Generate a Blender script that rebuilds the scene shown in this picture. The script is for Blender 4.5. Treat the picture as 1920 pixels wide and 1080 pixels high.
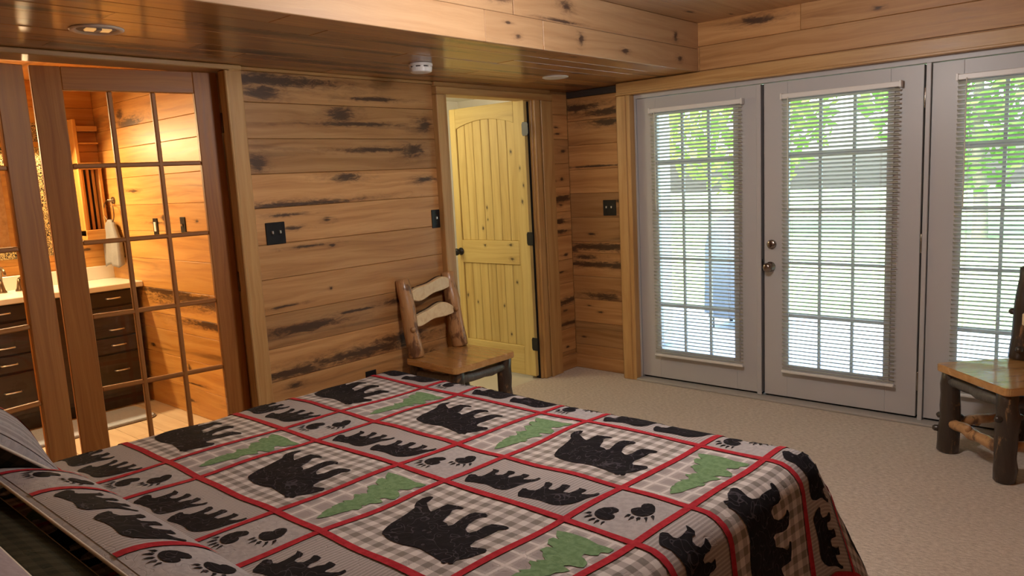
import bpy, bmesh, math, random
from mathutils import Vector, Matrix

for _o in list(bpy.data.objects):
    bpy.data.objects.remove(_o, do_unlink=True)
scene = bpy.context.scene
COL = scene.collection

# ------------------------------------------------------------------ camera
FPX, YAW, PITCH, ROLL = 1420.84, 0.7296907, 0.1461137, -0.0516842
CAM = Vector((2.99579, -4.77175, 1.55497))
_cy, _sy, _cp, _sp = math.cos(YAW), math.sin(YAW), math.cos(PITCH), math.sin(PITCH)
_f = Vector((-_sy * _cp, _cy * _cp, -_sp)); _r = Vector((_cy, _sy, 0)); _u = _r.cross(_f)
_c, _s = math.cos(ROLL), math.sin(ROLL)
_r2 = _r * _c + _u * _s; _u2 = _u * _c - _r * _s
cam_data = bpy.data.cameras.new('camera'); cam = bpy.data.objects.new('camera', cam_data); COL.objects.link(cam)
cam_data.sensor_width = 36.0; cam_data.lens = FPX * 36.0 / 1920.0; cam_data.clip_start = 0.02; cam_data.clip_end = 300
cam.matrix_world = Matrix(((_r2.x, _u2.x, -_f.x, CAM.x), (_r2.y, _u2.y, -_f.y, CAM.y), (_r2.z, _u2.z, -_f.z, CAM.z), (0, 0, 0, 1)))
scene.camera = cam

# ------------------------------------------------------------------ world and big lights
world = bpy.data.worlds.new('world'); scene.world = world; world.use_nodes = True
_nt = world.node_tree; _nt.nodes.clear()
_out = _nt.nodes.new('ShaderNodeOutputWorld'); _bg = _nt.nodes.new('ShaderNodeBackground'); _sky = _nt.nodes.new('ShaderNodeTexSky')
_sky.sky_type = 'NISHITA'; _sky.sun_disc = False; _sky.sun_elevation = math.radians(48); _sky.sun_rotation = math.radians(200)
_sky.air_density = 1.0; _sky.dust_density = 4.0; _sky.ozone_density = 1.0
_nt.links.new(_sky.outputs[0], _bg.inputs[0]); _bg.inputs[1].default_value = 2.0
_nt.links.new(_bg.outputs[0], _out.inputs[0])

def lamp(name, kind, loc, energy, color, size=0.2, rot=(0, 0, 0), size_y=None, portal=False, spread=None):
    d = bpy.data.lights.new(name, kind); d.energy = energy; d.color = color
    if kind == 'AREA':
        d.shape = 'RECTANGLE' if size_y else 'DISK'; d.size = size
        if size_y: d.size_y = size_y
        if spread: d.spread = spread
        if portal: d.cycles.is_portal = True
    elif kind == 'POINT':
        d.shadow_soft_size = size
    o = bpy.data.objects.new(name, d); COL.objects.link(o); o.location = loc; o.rotation_euler = rot
    return o
# daylight portals in the three glazed openings (they only guide sky sampling)
for k in range(3):
    lamp('daylight_portal', 'AREA', (0.465 + 0.94 * k, 0.12, 1.08), 1.0, (1, 1, 1), 0.7, (math.radians(90), 0, math.radians(180)), 1.8, portal=True)

scene.view_settings.view_transform = 'Standard'
scene.view_settings.look = 'None'
scene.view_settings.gamma = 1.0
scene.view_settings.use_curve_mapping = False
scene.view_settings.exposure = 0.0
try:
    scene.cycles.use_denoising = True
    scene.cycles.max_bounces = 10; scene.cycles.diffuse_bounces = 5; scene.cycles.glossy_bounces = 4
    scene.cycles.transmission_bounces = 6; scene.cycles.transparent_max_bounces = 16
    scene.cycles.sample_clamp_indirect = 6.0
except Exception:
    pass

RND = random.Random(7)

# ------------------------------------------------------------------ node helpers
class NT:
    def __init__(self, name, rough=0.5):
        self.m = bpy.data.materials.new(name); self.m.use_nodes = True
        self.t = self.m.node_tree; self.t.nodes.clear()
        self.out = self.n('ShaderNodeOutputMaterial'); self.b = self.n('ShaderNodeBsdfPrincipled')
        self.l(self.b.outputs[0], self.out.inputs[0]); self.b.inputs['Roughness'].default_value = rough
    def n(self, t, **kw):
        x = self.t.nodes.new(t)
        for k, v in kw.items(): setattr(x, k, v)
        return x
    def l(self, a, b): self.t.links.new(a, b)
    def put(self, sock, v):
        if hasattr(v, 'is_output'): self.l(v, sock)
        else: sock.default_value = v
    def math(self, op, a, b=None, c=None, clamp=False):
        x = self.n('ShaderNodeMath', operation=op, use_clamp=clamp)
        for i, v in enumerate((a, b, c)):
            if v is not None: self.put(x.inputs[i], v)
        return x.outputs[0]
    def vmath(self, op, a, b=None):
        x = self.n('ShaderNodeVectorMath', operation=op); self.put(x.inputs[0], a)
        if b is not None: self.put(x.inputs[1], b)
        return x.outputs['Value'] if op in ('LENGTH', 'DOT_PRODUCT') else x.outputs[0]
    def mix(self, f, a, b, mode='MIX'):
        x = self.n('ShaderNodeMix', data_type='RGBA', blend_type=mode)
        self.put(x.inputs[0], f)
        for s, v in ((x.inputs[6], a), (x.inputs[7], b)):
            if isinstance(v, tuple) and len(v) == 3: v = v + (1,)
            self.put(s, v)
        return x.outputs[2]
    def ramp(self, f, stops, interp='LINEAR'):
        x = self.n('ShaderNodeValToRGB'); e = x.color_ramp.elements; x.color_ramp.interpolation = interp
        while len(e) < len(stops): e.new(0.5)
        for i, (p, c) in enumerate(stops):
            e[i].position = p
            e[i].color = (c, c, c, 1) if not isinstance(c, tuple) else (tuple(c) + (1,) if len(c) == 3 else c)
        self.put(x.inputs[0], f); return x.outputs[0]
    def step(self, v, a, b):
        x = self.n('ShaderNodeMapRange', interpolation_type='SMOOTHSTEP'); self.put(x.inputs[0], v)
        self.put(x.inputs[1], a); self.put(x.inputs[2], b); return x.outputs[0]
    def noise(self, vec, scale=5.0, detail=3.0, rough=0.5, dist=0.0):
        x = self.n('ShaderNodeTexNoise'); self.put(x.inputs['Vector'], vec); x.inputs['Scale'].default_value = scale
        x.inputs['Detail'].default_value = detail; x.inputs['Roughness'].default_value = rough; x.inputs['Distortion'].default_value = dist
        return x.outputs[0]
    def coords(self, kind='Object'): return self.n('ShaderNodeTexCoord').outputs[kind]
    def rnd(self): return self.n('ShaderNodeObjectInfo').outputs['Random']
    def sep(self, v):
        x = self.n('ShaderNodeSeparateXYZ'); self.put(x.inputs[0], v); return x.outputs
    def comb(self, x_, y_, z_=0.0):
        x = self.n('ShaderNodeCombineXYZ')
        for i, v in enumerate((x_, y_, z_)): self.put(x.inputs[i], v)
        return x.outputs[0]
    def base(self, c):
        if isinstance(c, tuple) and len(c) == 3: c = c + (1,)
        self.put(self.b.inputs['Base Color'], c)
    def bump(self, h, strength=0.3, dist=0.01):
        x = self.n('ShaderNodeBump'); x.inputs['Strength'].default_value = strength; x.inputs['Distance'].default_value = dist
        self.put(x.inputs['Height'], h); self.l(x.outputs[0], self.b.inputs['Normal']); return x

def plain(name, color, rough=0.5, metal=0.0, emit=None, estr=0.0, noise=0.06, scale=30.0):
    k = NT(name, rough)
    f = k.noise(k.coords(), scale, 3.0)
    k.base(k.mix(f, tuple(c * (1 - noise) for c in color), tuple(min(1, c * (1 + noise)) for c in color)))
    k.b.inputs['Metallic'].default_value = metal
    if emit:
        k.b.inputs['Emission Color'].default_value = emit + (1,); k.b.inputs['Emission Strength'].default_value = estr
    return k.m

def wood(name, light, mid, dark, rough=0.42, streak=0.5, tone=(0.72, 1.15), grain=(1.1, 24.0), coat=0.0, fine=0.35):
    """board wood: grain runs along the board's own X; knots and dark stains sit where the board's properties put them"""
    k = NT(name, rough)
    p = k.coords(); r = k.rnd()
    off = k.comb(k.math('MULTIPLY', r, 37.0), k.math('MULTIPLY', r, 91.0), k.math('MULTIPLY', r, 53.0))
    q = k.vmath('ADD', p, off)
    wob = k.noise(k.vmath('MULTIPLY', q, (1.6, 7.0, 7.0)), 1.0, 2.0)
    g1 = k.noise(k.vmath('MULTIPLY', k.vmath('ADD', q, k.comb(0.0, k.math('MULTIPLY', wob, 0.09), 0.0)), (grain[0], grain[1], grain[1])), 1.0, 6.0, 0.62, 0.4)
    g2 = k.noise(k.vmath('MULTIPLY', q, (6.0, 240.0, 240.0)), 1.0, 2.0)
    col = k.ramp(g1, [(0.25, dark), (0.45, mid), (0.62, light), (0.8, mid)])
    col = k.mix(k.math('MULTIPLY', k.math('SUBTRACT', 1.0, g2), fine), col, dark)
    t = k.ramp(r, [(0.0, tone[0]), (0.35, (tone[0] + tone[1]) * 0.5), (0.7, tone[1]), (1.0, tone[0] * 1.08)])
    col = k.mix(1.0, col, t, 'MULTIPLY')
    # natural mineral streaks
    s = k.noise(k.vmath('MULTIPLY', q, (0.75, 9.0, 9.0)), 1.0, 4.0, 0.55, 0.9)
    sm = k.math('MULTIPLY', k.step(s, 0.60, 0.74), streak)
    ink = (dark[0] * 0.16, dark[1] * 0.17, dark[2] * 0.26)
    col = k.mix(sm, col, ink)
    # knots placed per board: an irregular dark core with a softer stain drawn out along the grain
    wn = k.math('ADD', k.math('MULTIPLY', k.noise(k.vmath('MULTIPLY', q, (11.0, 34.0, 34.0)), 1.0, 6.0, 0.7, 1.2), 0.75), k.math('MULTIPLY', g1, 0.25))
    wn = k.math('SUBTRACT', wn, 0.5)
    xyz = k.sep(p)
    ln = k.n('ShaderNodeAttribute', attribute_type='OBJECT', attribute_name='knot_len').outputs['Vector']
    lens = k.sep(ln)
    core = halo = None
    for i, an in enumerate(('knot_a', 'knot_b', 'knot_c')):
        a = k.sep(k.n('ShaderNodeAttribute', attribute_type='OBJECT', attribute_name=an).outputs['Vector'])
        ex = k.math('SUBTRACT', xyz[0], a[0]); ey = k.math('SUBTRACT', xyz[1], a[1])
        ls, rs = k.math('MAXIMUM', lens[i], 0.0005), k.math('MAXIMUM', a[2], 0.0005)
        for kx, ky, amp in ((1.0, 1.0, 3.2), (2.3, 1.9, 3.0)):
            dx = k.math('DIVIDE', ex, k.math('MULTIPLY', ls, kx)); dy = k.math('DIVIDE', ey, k.math('MULTIPLY', rs, ky))
            d = k.math('SQRT', k.math('ADD', k.math('MULTIPLY', dx, dx), k.math('MULTIPLY', dy, dy)))
            d = k.math('ADD', d, k.math('MULTIPLY', wn, amp))
            if kx == 1.0:
                m = k.math('SUBTRACT', 1.0, k.step(d, 0.35, 1.15)); core = m if core is None else k.math('MAXIMUM', core, m)
            else:
                m = k.math('SUBTRACT', 1.0, k.step(d, 0.0, 1.1)); halo = m if halo is None else k.math('MAXIMUM', halo, m)
    col = k.mix(k.math('MULTIPLY', halo, 0.55), col, (dark[0] * 0.45, dark[1] * 0.42, dark[2] * 0.5))
    col = k.mix(k.math('MULTIPLY', core, 0.92), col, ink)
    k.base(col)
    k.put(k.b.inputs['Roughness'], k.math('ADD', k.math('MULTIPLY', g1, 0.2), rough - 0.1))
    if coat:
        k.b.inputs['Coat Weight'].default_value = coat; k.b.inputs['Coat Roughness'].default_value = 0.12
    k.bump(k.math('ADD', g1, k.math('MULTIPLY', g2, 0.4)), 0.12, 0.004)
    return k.m

M = {}
M['plank'] = wood('rustic_plank_wood', (0.66, 0.37, 0.15), (0.54, 0.275, 0.098), (0.34, 0.15, 0.05), 0.45, 0.45)
M['plank_dark'] = wood('dark_heartwood_plank', (0.05, 0.045, 0.045), (0.035, 0.03, 0.03), (0.02, 0.018, 0.02), 0.5, 0.2)  # near-black board colour for the top of the alcove
M['soffit'] = wood('varnished_ceiling_plank', (0.54, 0.29, 0.105), (0.43, 0.205, 0.068), (0.26, 0.11, 0.036), 0.34, 0.7, (0.62, 1.15), (0.9, 30.0), 0.35)
M['fascia'] = wood('pale_fascia_board', (0.58, 0.37, 0.20), (0.51, 0.31, 0.16), (0.39, 0.21, 0.10), 0.5, 0.12, (0.85, 1.1))
M['casing'] = wood('oak_casing', (0.60, 0.37, 0.15), (0.50, 0.28, 0.10), (0.35, 0.175, 0.058), 0.4, 0.1, (0.9, 1.08))
M['bath_door'] = wood('fir_door_wood', (0.50, 0.22, 0.050), (0.42, 0.165, 0.034), (0.28, 0.095, 0.018), 0.5, 0.0, (0.95, 1.05), (1.0, 40.0), 0.0, 0.5)
M['pine'] = wood('knotty_pine_door', (0.66, 0.52, 0.20), (0.59, 0.44, 0.155), (0.42, 0.28, 0.085), 0.55, 0.0, (0.94, 1.05), (0.9, 22.0), 0.0, 0.2)
M['bath_plank'] = wood('bathroom_plank_wood', (0.68, 0.37, 0.105), (0.59, 0.29, 0.072), (0.38, 0.16, 0.036), 0.45, 0.5, (0.85, 1.12))
M['vanity'] = wood('dark_vanity_wood', (0.036, 0.022, 0.015), (0.025, 0.015, 0.010), (0.012, 0.007, 0.005), 0.4, 0.0)
M['seat'] = wood('honey_seat_wood', (0.62, 0.35, 0.125), (0.54, 0.28, 0.09), (0.40, 0.19, 0.055), 0.25, 0.0, (0.97, 1.03), (1.2, 20.0), 1.0)
M['slat'] = wood('cream_back_slat_wood', (0.92, 0.78, 0.50), (0.86, 0.68, 0.40), (0.70, 0.50, 0.26), 0.35, 0.0, (0.97, 1.05), (1.2, 26.0), 0.2)
M['floor_tile'] = wood('pale_plank_tile', (0.78, 0.66, 0.50), (0.70, 0.57, 0.42), (0.58, 0.45, 0.32), 0.4, 0.0, (0.92, 1.05))

def log_mat(name, bark, under, amount):
    k = NT(name, 0.4); p = k.vmath('ADD', k.coords(), k.comb(k.math('MULTIPLY', k.rnd(), 19.0), k.math('MULTIPLY', k.rnd(), 7.0)))
    a = k.noise(k.vmath('MULTIPLY', p, (14, 14, 6)), 1.0, 5.0, 0.65, 0.6)
    b = k.noise(k.vmath('MULTIPLY', p, (60, 60, 10)), 1.0, 3.0)
    c = k.mix(b, tuple(x * 0.7 for x in under), under)
    d = k.mix(b, tuple(x * 0.5 for x in bark), tuple(x * 1.6 for x in bark))
    k.base(k.mix(k.step(a, amount - 0.06, amount + 0.06), d, c))
    k.b.inputs['Coat Weight'].default_value = 0.5; k.b.inputs['Coat Roughness'].default_value = 0.2
    k.bump(k.math('ADD', a, k.math('MULTIPLY', b, 0.5)), 0.5, 0.01); return k.m
M['log_peeled'] = log_mat('half_peeled_log', (0.16, 0.07, 0.03), (0.58, 0.31, 0.13), 0.44)
M['log_bark'] = log_mat('dark_bark_log', (0.035, 0.022, 0.015), (0.34, 0.19, 0.08), 0.63)
M['log_grey'] = log_mat('grey_bark_log', (0.085, 0.08, 0.072), (0.34, 0.22, 0.12), 0.70)

def carpet():
    k = NT('berber_carpet', 0.95); p = k.coords()
    a = k.noise(p, 260.0, 2.0); b = k.noise(k.vmath('MULTIPLY', p, (1.0, 2.2, 1.0)), 42.0, 4.0, 0.6); c = k.noise(p, 2.2, 3.0)
    col = k.ramp(k.math('ADD', k.math('MULTIPLY', a, 0.3), k.math('MULTIPLY', b, 0.7)), [(0.34, (0.42, 0.355, 0.295)), (0.5, (0.645, 0.56, 0.475)), (0.64, (0.80, 0.72, 0.63))])
    k.base(k.mix(k.math('MULTIPLY', c, 0.25), col, (0.40, 0.27, 0.16)))
    k.b.inputs['Sheen Weight'].default_value = 0.2
    k.bump(k.math('ADD', a, b), 0.7, 0.006); return k.m
M['carpet'] = carpet()
M['white'] = plain('white_door_paint', (0.505, 0.495, 0.505), 0.38, noise=0.02, scale=4)
M['white_wall'] = plain('cream_painted_wall', (0.74, 0.70, 0.60), 0.7, noise=0.02, scale=4)
M['white_plastic'] = plain('white_plastic', (0.78, 0.76, 0.74), 0.35, noise=0.02)
M['black_metal'] = plain('black_metal', (0.012, 0.012, 0.014), 0.38, 0.3)
M['chrome'] = plain('chrome', (0.90, 0.88, 0.86), 0.3, 0.9)
M['nickel'] = plain('dark_satin_nickel', (0.33, 0.28, 0.25), 0.25, 1.0)
M['bronze'] = plain('oiled_bronze', (0.20, 0.14, 0.09), 0.32, 0.9)
M['counter'] = plain('white_cultured_counter', (0.82, 0.79, 0.72), 0.2, noise=0.03)
M['mirror'] = plain('mirror_silver', (0.92, 0.92, 0.92), 0.02, 1.0, noise=0.0)
M['threshold'] = plain('grey_threshold', (0.42, 0.40, 0.38), 0.45)
M['dark_gap'] = plain('black_weatherstrip', (0.008, 0.007, 0.006), 0.8)  # black filler for the shaded hinge gap and the door light leaks
M['baffle'] = plain('lamp_baffle_grey', (0.36, 0.33, 0.30), 0.5)
M['cord'] = plain('blind_cord', (0.70, 0.68, 0.60), 0.7)
M['hall_floor'] = plain('pale_hall_vinyl', (0.62, 0.60, 0.52), 0.45)
M['rug'] = plain('grey_bath_rug', (0.42, 0.50, 0.66), 0.95, noise=0.3, scale=180)
M['rug_edge'] = plain('rug_binding', (0.16, 0.14, 0.13), 0.9)
M['towel'] = plain('grey_terry_towel', (0.25, 0.245, 0.25), 0.95, noise=0.18, scale=120)
M['shade_glow'] = plain('lit_vanity_glass', (0.9, 0.7, 0.35), 0.4, emit=(1.0, 0.55, 0.16), estr=5.0)
M['lamp_glow'] = plain('warm_downlight_glass', (0.9, 0.7, 0.4), 0.4, emit=(1.0, 0.50, 0.15), estr=0.55)
M['dome_glow'] = plain('lit_opal_dome', (0.9, 0.9, 0.88), 0.4, emit=(1.0, 0.93, 0.84), estr=4.0)

def filigree():
    k = NT('cut_metal_scrollwork', 0.4); p = k.coords()
    a = k.noise(p, 46.0, 3.0, 0.5, 2.2)
    m = k.step(k.math('ABSOLUTE', k.math('SUBTRACT', a, 0.5)), 0.03, 0.055)
    k.base(k.mix(m, (0.75, 0.58, 0.26), (0.02, 0.014, 0.01))); k.b.inputs['Metallic'].default_value = 0.2
    k.bump(a, 0.6, 0.01); return k.m
M['filigree'] = filigree()

def glass():
    k = NT('window_glass'); t = k.t
    tr = k.n('ShaderNodeBsdfTransparent'); gl = k.n('ShaderNodeBsdfGlossy'); gl.inputs['Roughness'].default_value = 0.02
    fr = k.n('ShaderNodeFresnel'); fr.inputs[0].default_value = 1.35; mx = k.n('ShaderNodeMixShader')
    tr.inputs[0].default_value = (0.96, 0.98, 0.97, 1)
    k.l(fr.outputs[0], mx.inputs[0]); k.l(tr.outputs[0], mx.inputs[1]); k.l(gl.outputs[0], mx.inputs[2]); k.l(mx.outputs[0], k.out.inputs[0])
    return k.m
M['glass'] = glass()
def blind_mat():
    k = NT('white_vinyl_slat', 0.4)
    d = k.n('ShaderNodeBsdfTranslucent'); d.inputs[0].default_value = (0.80, 0.80, 0.70, 1)
    k.base(k.mix(k.noise(k.coords(), 9.0), (0.72, 0.71, 0.64), (0.76, 0.75, 0.68)))
    mx = k.n('ShaderNodeMixShader'); mx.inputs[0].default_value = 0.34
    k.l(k.b.outputs[0], mx.inputs[1]); k.l(d.outputs[0], mx.inputs[2]); k.l(mx.outputs[0], k.out.inputs[0]); return k.m
M['blind'] = blind_mat()

# cloth materials work in metres of cloth (UV)
def cloth(name, kind, colors, thread=None, bump=0.35):
    k = NT(name, 0.9); uv = k.coords('UV'); s = k.sep(uv)
    if kind == 'gingham' or kind == 'plaid':
        per = 0.046 if kind == 'gingham' else 0.062
        def band(v, w0=0.5): return k.step(k.math('ABSOLUTE', k.math('SUBTRACT', k.math('FRACT', k.math('DIVIDE', v, per)), 0.5)), w0 * 0.5 - 0.02, w0 * 0.5 + 0.02)
        if kind == 'gingham':
            f = k.math('MULTIPLY', k.math('ADD', band(s[0]), band(s[1])), 0.5)
            col = k.ramp(f, [(0.0, colors[0]), (0.5, colors[1]), (1.0, colors[2])])
        else:
            l1 = k.math('MAXIMUM', band(s[0], 0.86), band(s[1], 0.86))
            f = k.math('MULTIPLY', k.math('ADD', band(s[0], 0.55), band(s[1], 0.55)), 0.5)
            col = k.mix(l1, k.ramp(f, [(0.0, colors[0]), (1.0, colors[1])]), colors[2])
    elif kind == 'stripe':
        w = k.math('SINE', k.math('MULTIPLY', s[0], 2 * math.pi / 0.0115)); col = k.mix(k.step(w, -0.3, 0.6), colors[0], colors[1])
    else:
        col = k.mix(k.step(k.noise(uv, 60.0, 3.0), 0.35, 0.65), colors[0], colors[1])
    q = k.noise(uv, 26.0, 0.0, 0.3, 1.1)
    line = k.math('SUBTRACT', 1.0, k.step(k.math('ABSOLUTE', k.math('SUBTRACT', q, 0.5)), 0.010, 0.028))
    if thread: col = k.mix(k.math('MULTIPLY', line, thread[3]), col, thread[:3])
    k.base(col); k.b.inputs['Specular IOR Level'].default_value = 0.15
    weave = k.noise(uv, 900.0, 1.0)
    puff = k.math('ADD', k.math('MULTIPLY', k.math('SUBTRACT', 1.0, line), 1.0), k.math('MULTIPLY', k.noise(uv, 22.0, 2.0), 0.9))
    k.bump(k.math('ADD', puff, k.math('MULTIPLY', weave, 0.2)), bump, 0.006); return k.m
M['gingham'] = cloth('grey_gingham_cotton', 'gingham', [(0.195, 0.176, 0.164), (0.351, 0.320, 0.312), (0.546, 0.511, 0.507)])
M['plaid'] = cloth('pale_plaid_cotton', 'plaid', [(0.296, 0.265, 0.269), (0.406, 0.370, 0.370), (0.546, 0.507, 0.507)])
M['ticking'] = cloth('grey_ticking_cotton', 'stripe', [(0.281, 0.254, 0.257), (0.382, 0.351, 0.355)])
M['mottle'] = cloth('mottled_grey_cotton', 'mottle', [(0.312, 0.292, 0.300), (0.367, 0.343, 0.355)])
M['red'] = cloth('red_sashing_cotton', 'mottle', [(0.308, 0.015, 0.025), (0.378, 0.025, 0.038)], bump=0.25)
M['black_cloth'] = cloth('black_bear_cotton', 'mottle', [(0.006, 0.005, 0.007), (0.010, 0.008, 0.011)], (0.075, 0.065, 0.08, 0.6))
M['green'] = cloth('green_tree_cotton', 'mottle', [(0.115, 0.204, 0.098), (0.162, 0.264, 0.140)])
M['green_plaid'] = cloth('dark_green_plaid_cotton', 'gingham', [(0.012, 0.014, 0.008), (0.026, 0.023, 0.013), (0.04, 0.034, 0.02)])
M['piping'] = plain('cream_piping', (0.62, 0.56, 0.48), 0.9)
M['pillowcase'] = cloth('mauve_pillowcase_cotton', 'mottle', [(0.30, 0.25, 0.27), (0.34, 0.29, 0.31)])
M['dark_pillow'] = cloth('dark_green_plaid_pillowcase', 'gingham', [(0.012, 0.013, 0.008), (0.022, 0.021, 0.012), (0.034, 0.030, 0.018)])
M['mattress'] = plain('mattress_ticking', (0.70, 0.68, 0.64), 0.9)
M['bed_base'] = plain('dark_box_spring_cloth', (0.05, 0.045, 0.045), 0.9)

# ------------------------------------------------------------------ mesh helpers
class MB:
    def __init__(self): self.v = []; self.f = []
    def box(self, lo, hi):
        i = len(self.v); x0, y0, z0 = lo; x1, y1, z1 = hi
        self.v += [(x0, y0, z0), (x1, y0, z0), (x1, y1, z0), (x0, y1, z0), (x0, y0, z1), (x1, y0, z1), (x1, y1, z1), (x0, y1, z1)]
        self.f += [tuple(i + k for k in q) for q in ((0, 3, 2, 1), (4, 5, 6, 7), (0, 1, 5, 4), (1, 2, 6, 5), (2, 3, 7, 6), (3, 0, 4, 7))]
        return self
    def tube(self, pts, rad, n=10, cap=True, wob=0.0, seed=0):
        r_ = random.Random(seed); pts = [Vector(p) for p in pts]; i0 = len(self.v); m = len(pts)
        rads = rad if isinstance(rad, (list, tuple)) else [rad] * m
        t0 = (pts[1] - pts[0]).normalized(); a = t0.orthogonal().normalized()
        for j, p in enumerate(pts):
            t = (pts[min(j + 1, m - 1)] - pts[max(j - 1, 0)]).normalized()
            a = (a - t * a.dot(t)).normalized(); b = t.cross(a)
            for k in range(n):
                an = 2 * math.pi * k / n; rr = rads[j] * (1 + (r_.random() - 0.5) * 2 * wob)
                q = p + (a * math.cos(an) + b * math.sin(an)) * rr; self.v.append(tuple(q))
        for j in range(m - 1):
            for k in range(n):
                k2 = (k + 1) % n; self.f.append((i0 + j * n + k, i0 + j * n + k2, i0 + (j + 1) * n + k2, i0 + (j + 1) * n + k))
        if cap:
            self.f.append(tuple(i0 + k for k in reversed(range(n)))); self.f.append(tuple(i0 + (m - 1) * n + k for k in range(n)))
        return self
    def lathe(self, prof, n=24, c=(0, 0, 0), axis='z'):
        i0 = len(self.v); m = len(prof)
        for r, h in prof:
            for k in range(n):
                an = 2 * math.pi * k / n; a, b = r * math.cos(an), r * math.sin(an)
                p = (a, b, h) if axis == 'z' else ((a, h, b) if axis == 'y' else (h, a, b))
                self.v.append((p[0] + c[0], p[1] + c[1], p[2] + c[2]))
        for j in range(m - 1):
            for k in range(n):
                k2 = (k + 1) % n; self.f.append((i0 + j * n + k, i0 + j * n + k2, i0 + (j + 1) * n + k2, i0 + (j + 1) * n + k))
        self.f.append(tuple(i0 + k for k in reversed(range(n)))); self.f.append(tuple(i0 + (m - 1) * n + k for k in range(n)))
        return self
    def prism(self, outline, a, b, axes=(0, 1, 2)):
        """outline in the plane of axes[0], axes[1]; extruded along axes[2] from a to b"""
        i0 = len(self.v); n = len(outline)
        for h in (a, b):
            for p in outline:
                q = [0, 0, 0]; q[axes[0]] = p[0]; q[axes[1]] = p[1]; q[axes[2]] = h; self.v.append(tuple(q))
        self.f.append(tuple(i0 + k for k in reversed(range(n)))); self.f.append(tuple(i0 + n + k for k in range(n)))
        for k in range(n):
            k2 = (k + 1) % n; self.f.append((i0 + k, i0 + k2, i0 + n + k2, i0 + n + k))
        return self
    def mesh(self, name, bevel=0.0, seg=1, smooth=False):
        me = bpy.data.meshes.new(name); me.from_pydata(self.v, [], self.f); me.update()
        bm = bmesh.new(); bm.from_mesh(me)
        bmesh.ops.recalc_face_normals(bm, faces=bm.faces)
        if bevel: bmesh.ops.bevel(bm, geom=list(bm.edges), offset=bevel, segments=seg, affect='EDGES', clamp_overlap=True)
        for f in bm.faces: f.smooth = smooth
        bm.to_mesh(me); bm.free(); return me

def obj(name, me, mat, parent=None, loc=(0, 0, 0), rot=(0, 0, 0), **props):
    o = bpy.data.objects.new(name, me); COL.objects.link(o); o.location = loc; o.rotation_euler = rot
    if mat is not None and len(me.materials) == 0: me.materials.append(mat)
    if parent: o.parent = parent
    for k, v in props.items(): o[k] = v
    return o
def box(name, lo, hi, mat, parent=None, bevel=0.002, **props):
    return obj(name, MB().box(lo, hi).mesh(name, bevel), mat, parent, **props)
def lbox(name, lo, hi, mat, parent=None, bevel=0.002, axis=None, **props):
    """box whose own X axis runs along its longest side (so the wood grain does too)"""
    lo, hi = Vector(lo), Vector(hi); s = hi - lo
    ax = axis if axis is not None else max(range(3), key=lambda i: s[i])
    rest = sorted([i for i in range(3) if i != ax], key=lambda i: -s[i])
    E = [Vector([1.0 if i == j else 0.0 for i in range(3)]) for j in range(3)]
    X, Y = E[ax], E[rest[0]]; Z = X.cross(Y)
    c = (lo + hi) * 0.5; h = (s[ax] / 2, s[rest[0]] / 2, s[rest[1]] / 2)
    o = obj(name, MB().box((-h[0], -h[1], -h[2]), h).mesh(name, bevel), mat, parent, **props)
    LM[o.name] = Matrix.Translation(c) @ Matrix((X, Y, Z)).transposed().to_4x4()
    o.matrix_local = LM[o.name]; return o
LM = {}
def thing(name, label, cat, loc=(0, 0, 0), rotz=0.0, group=None):
    o = bpy.data.objects.new(name, None); o.empty_display_size = 0.1; COL.objects.link(o); o.location = loc; o.rotation_euler = (0, 0, rotz)
    tag(o, label, cat, group); return o
def tag(o, label, cat, group=None):
    o['label'] = label; o['category'] = cat
    if group: o['group'] = group
    return o
def struct(o, label=None):
    o['kind'] = 'structure'
    if label: o['label'] = label
    return o
def sempty(name, loc=(0, 0, 0), rotz=0.0, label=None):
    o = bpy.data.objects.new(name, None); COL.objects.link(o); o.location = loc; o.rotation_euler = (0, 0, rotz); return struct(o, label)
def knots(o, ks):
    ln = [0.0, 0.0, 0.0]
    for i, nm in enumerate(('knot_a', 'knot_b', 'knot_c')):
        if i < len(ks):
            cx, cy, lx, ry = ks[i]; o[nm] = [float(cx), float(cy), float(ry)]; ln[i] = float(lx)
        else: o[nm] = [0.0, 0.0, 0.0]
    o['knot_len'] = ln
def plank(parent, origin, ldir, wdir, L, W, t, mat, ks=None, name='plank', bev=0.0025):
    """board: own X = length, own Y = width, own Z = out of the wall"""
    ld, wd = Vector(ldir), Vector(wdir); n = ld.cross(wd)
    o = obj(name, MB().box((0, 0.0008, 0), (L, W - 0.0008, t)).mesh(name, bev), mat, parent)
    o.matrix_local = Matrix.Translation(Vector(origin)) @ Matrix((ld, wd, n)).transposed().to_4x4()
    if ks is None:
        ks = []
        for _ in range(RND.choice((0, 1, 1, 2))):
            big = RND.random() < 0.3
            ks.append((RND.random() * L, RND.uniform(0.15, 0.85) * W, RND.uniform(0.10, 0.28) if big else RND.uniform(0.02, 0.05), RND.uniform(0.015, 0.03) if big else RND.uniform(0.008, 0.018)))
    knots(o, ks); return o
def plank_rows(parent, origin, ldir, wdir, L, rows, t, mat, seg=None, special=None):
    ld, wd = Vector(ldir), Vector(wdir); o0 = Vector(origin)
    for i, (a, b) in enumerate(rows):
        cuts = [0.0]
        if seg:
            x = RND.uniform(0.3, seg)
            while x < L - 0.15: cuts.append(x); x += RND.uniform(seg * 0.7, seg * 1.4)
        cuts.append(L)
        for j in range(len(cuts) - 1):
            ks = special.get(i) if special and j == 0 else None
            plank(parent, o0 + wd * a + ld * cuts[j], ld, wd, cuts[j + 1] - cuts[j] - 0.001, b - a, t + RND.uniform(-0.0012, 0.0012), mat, ks)

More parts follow.
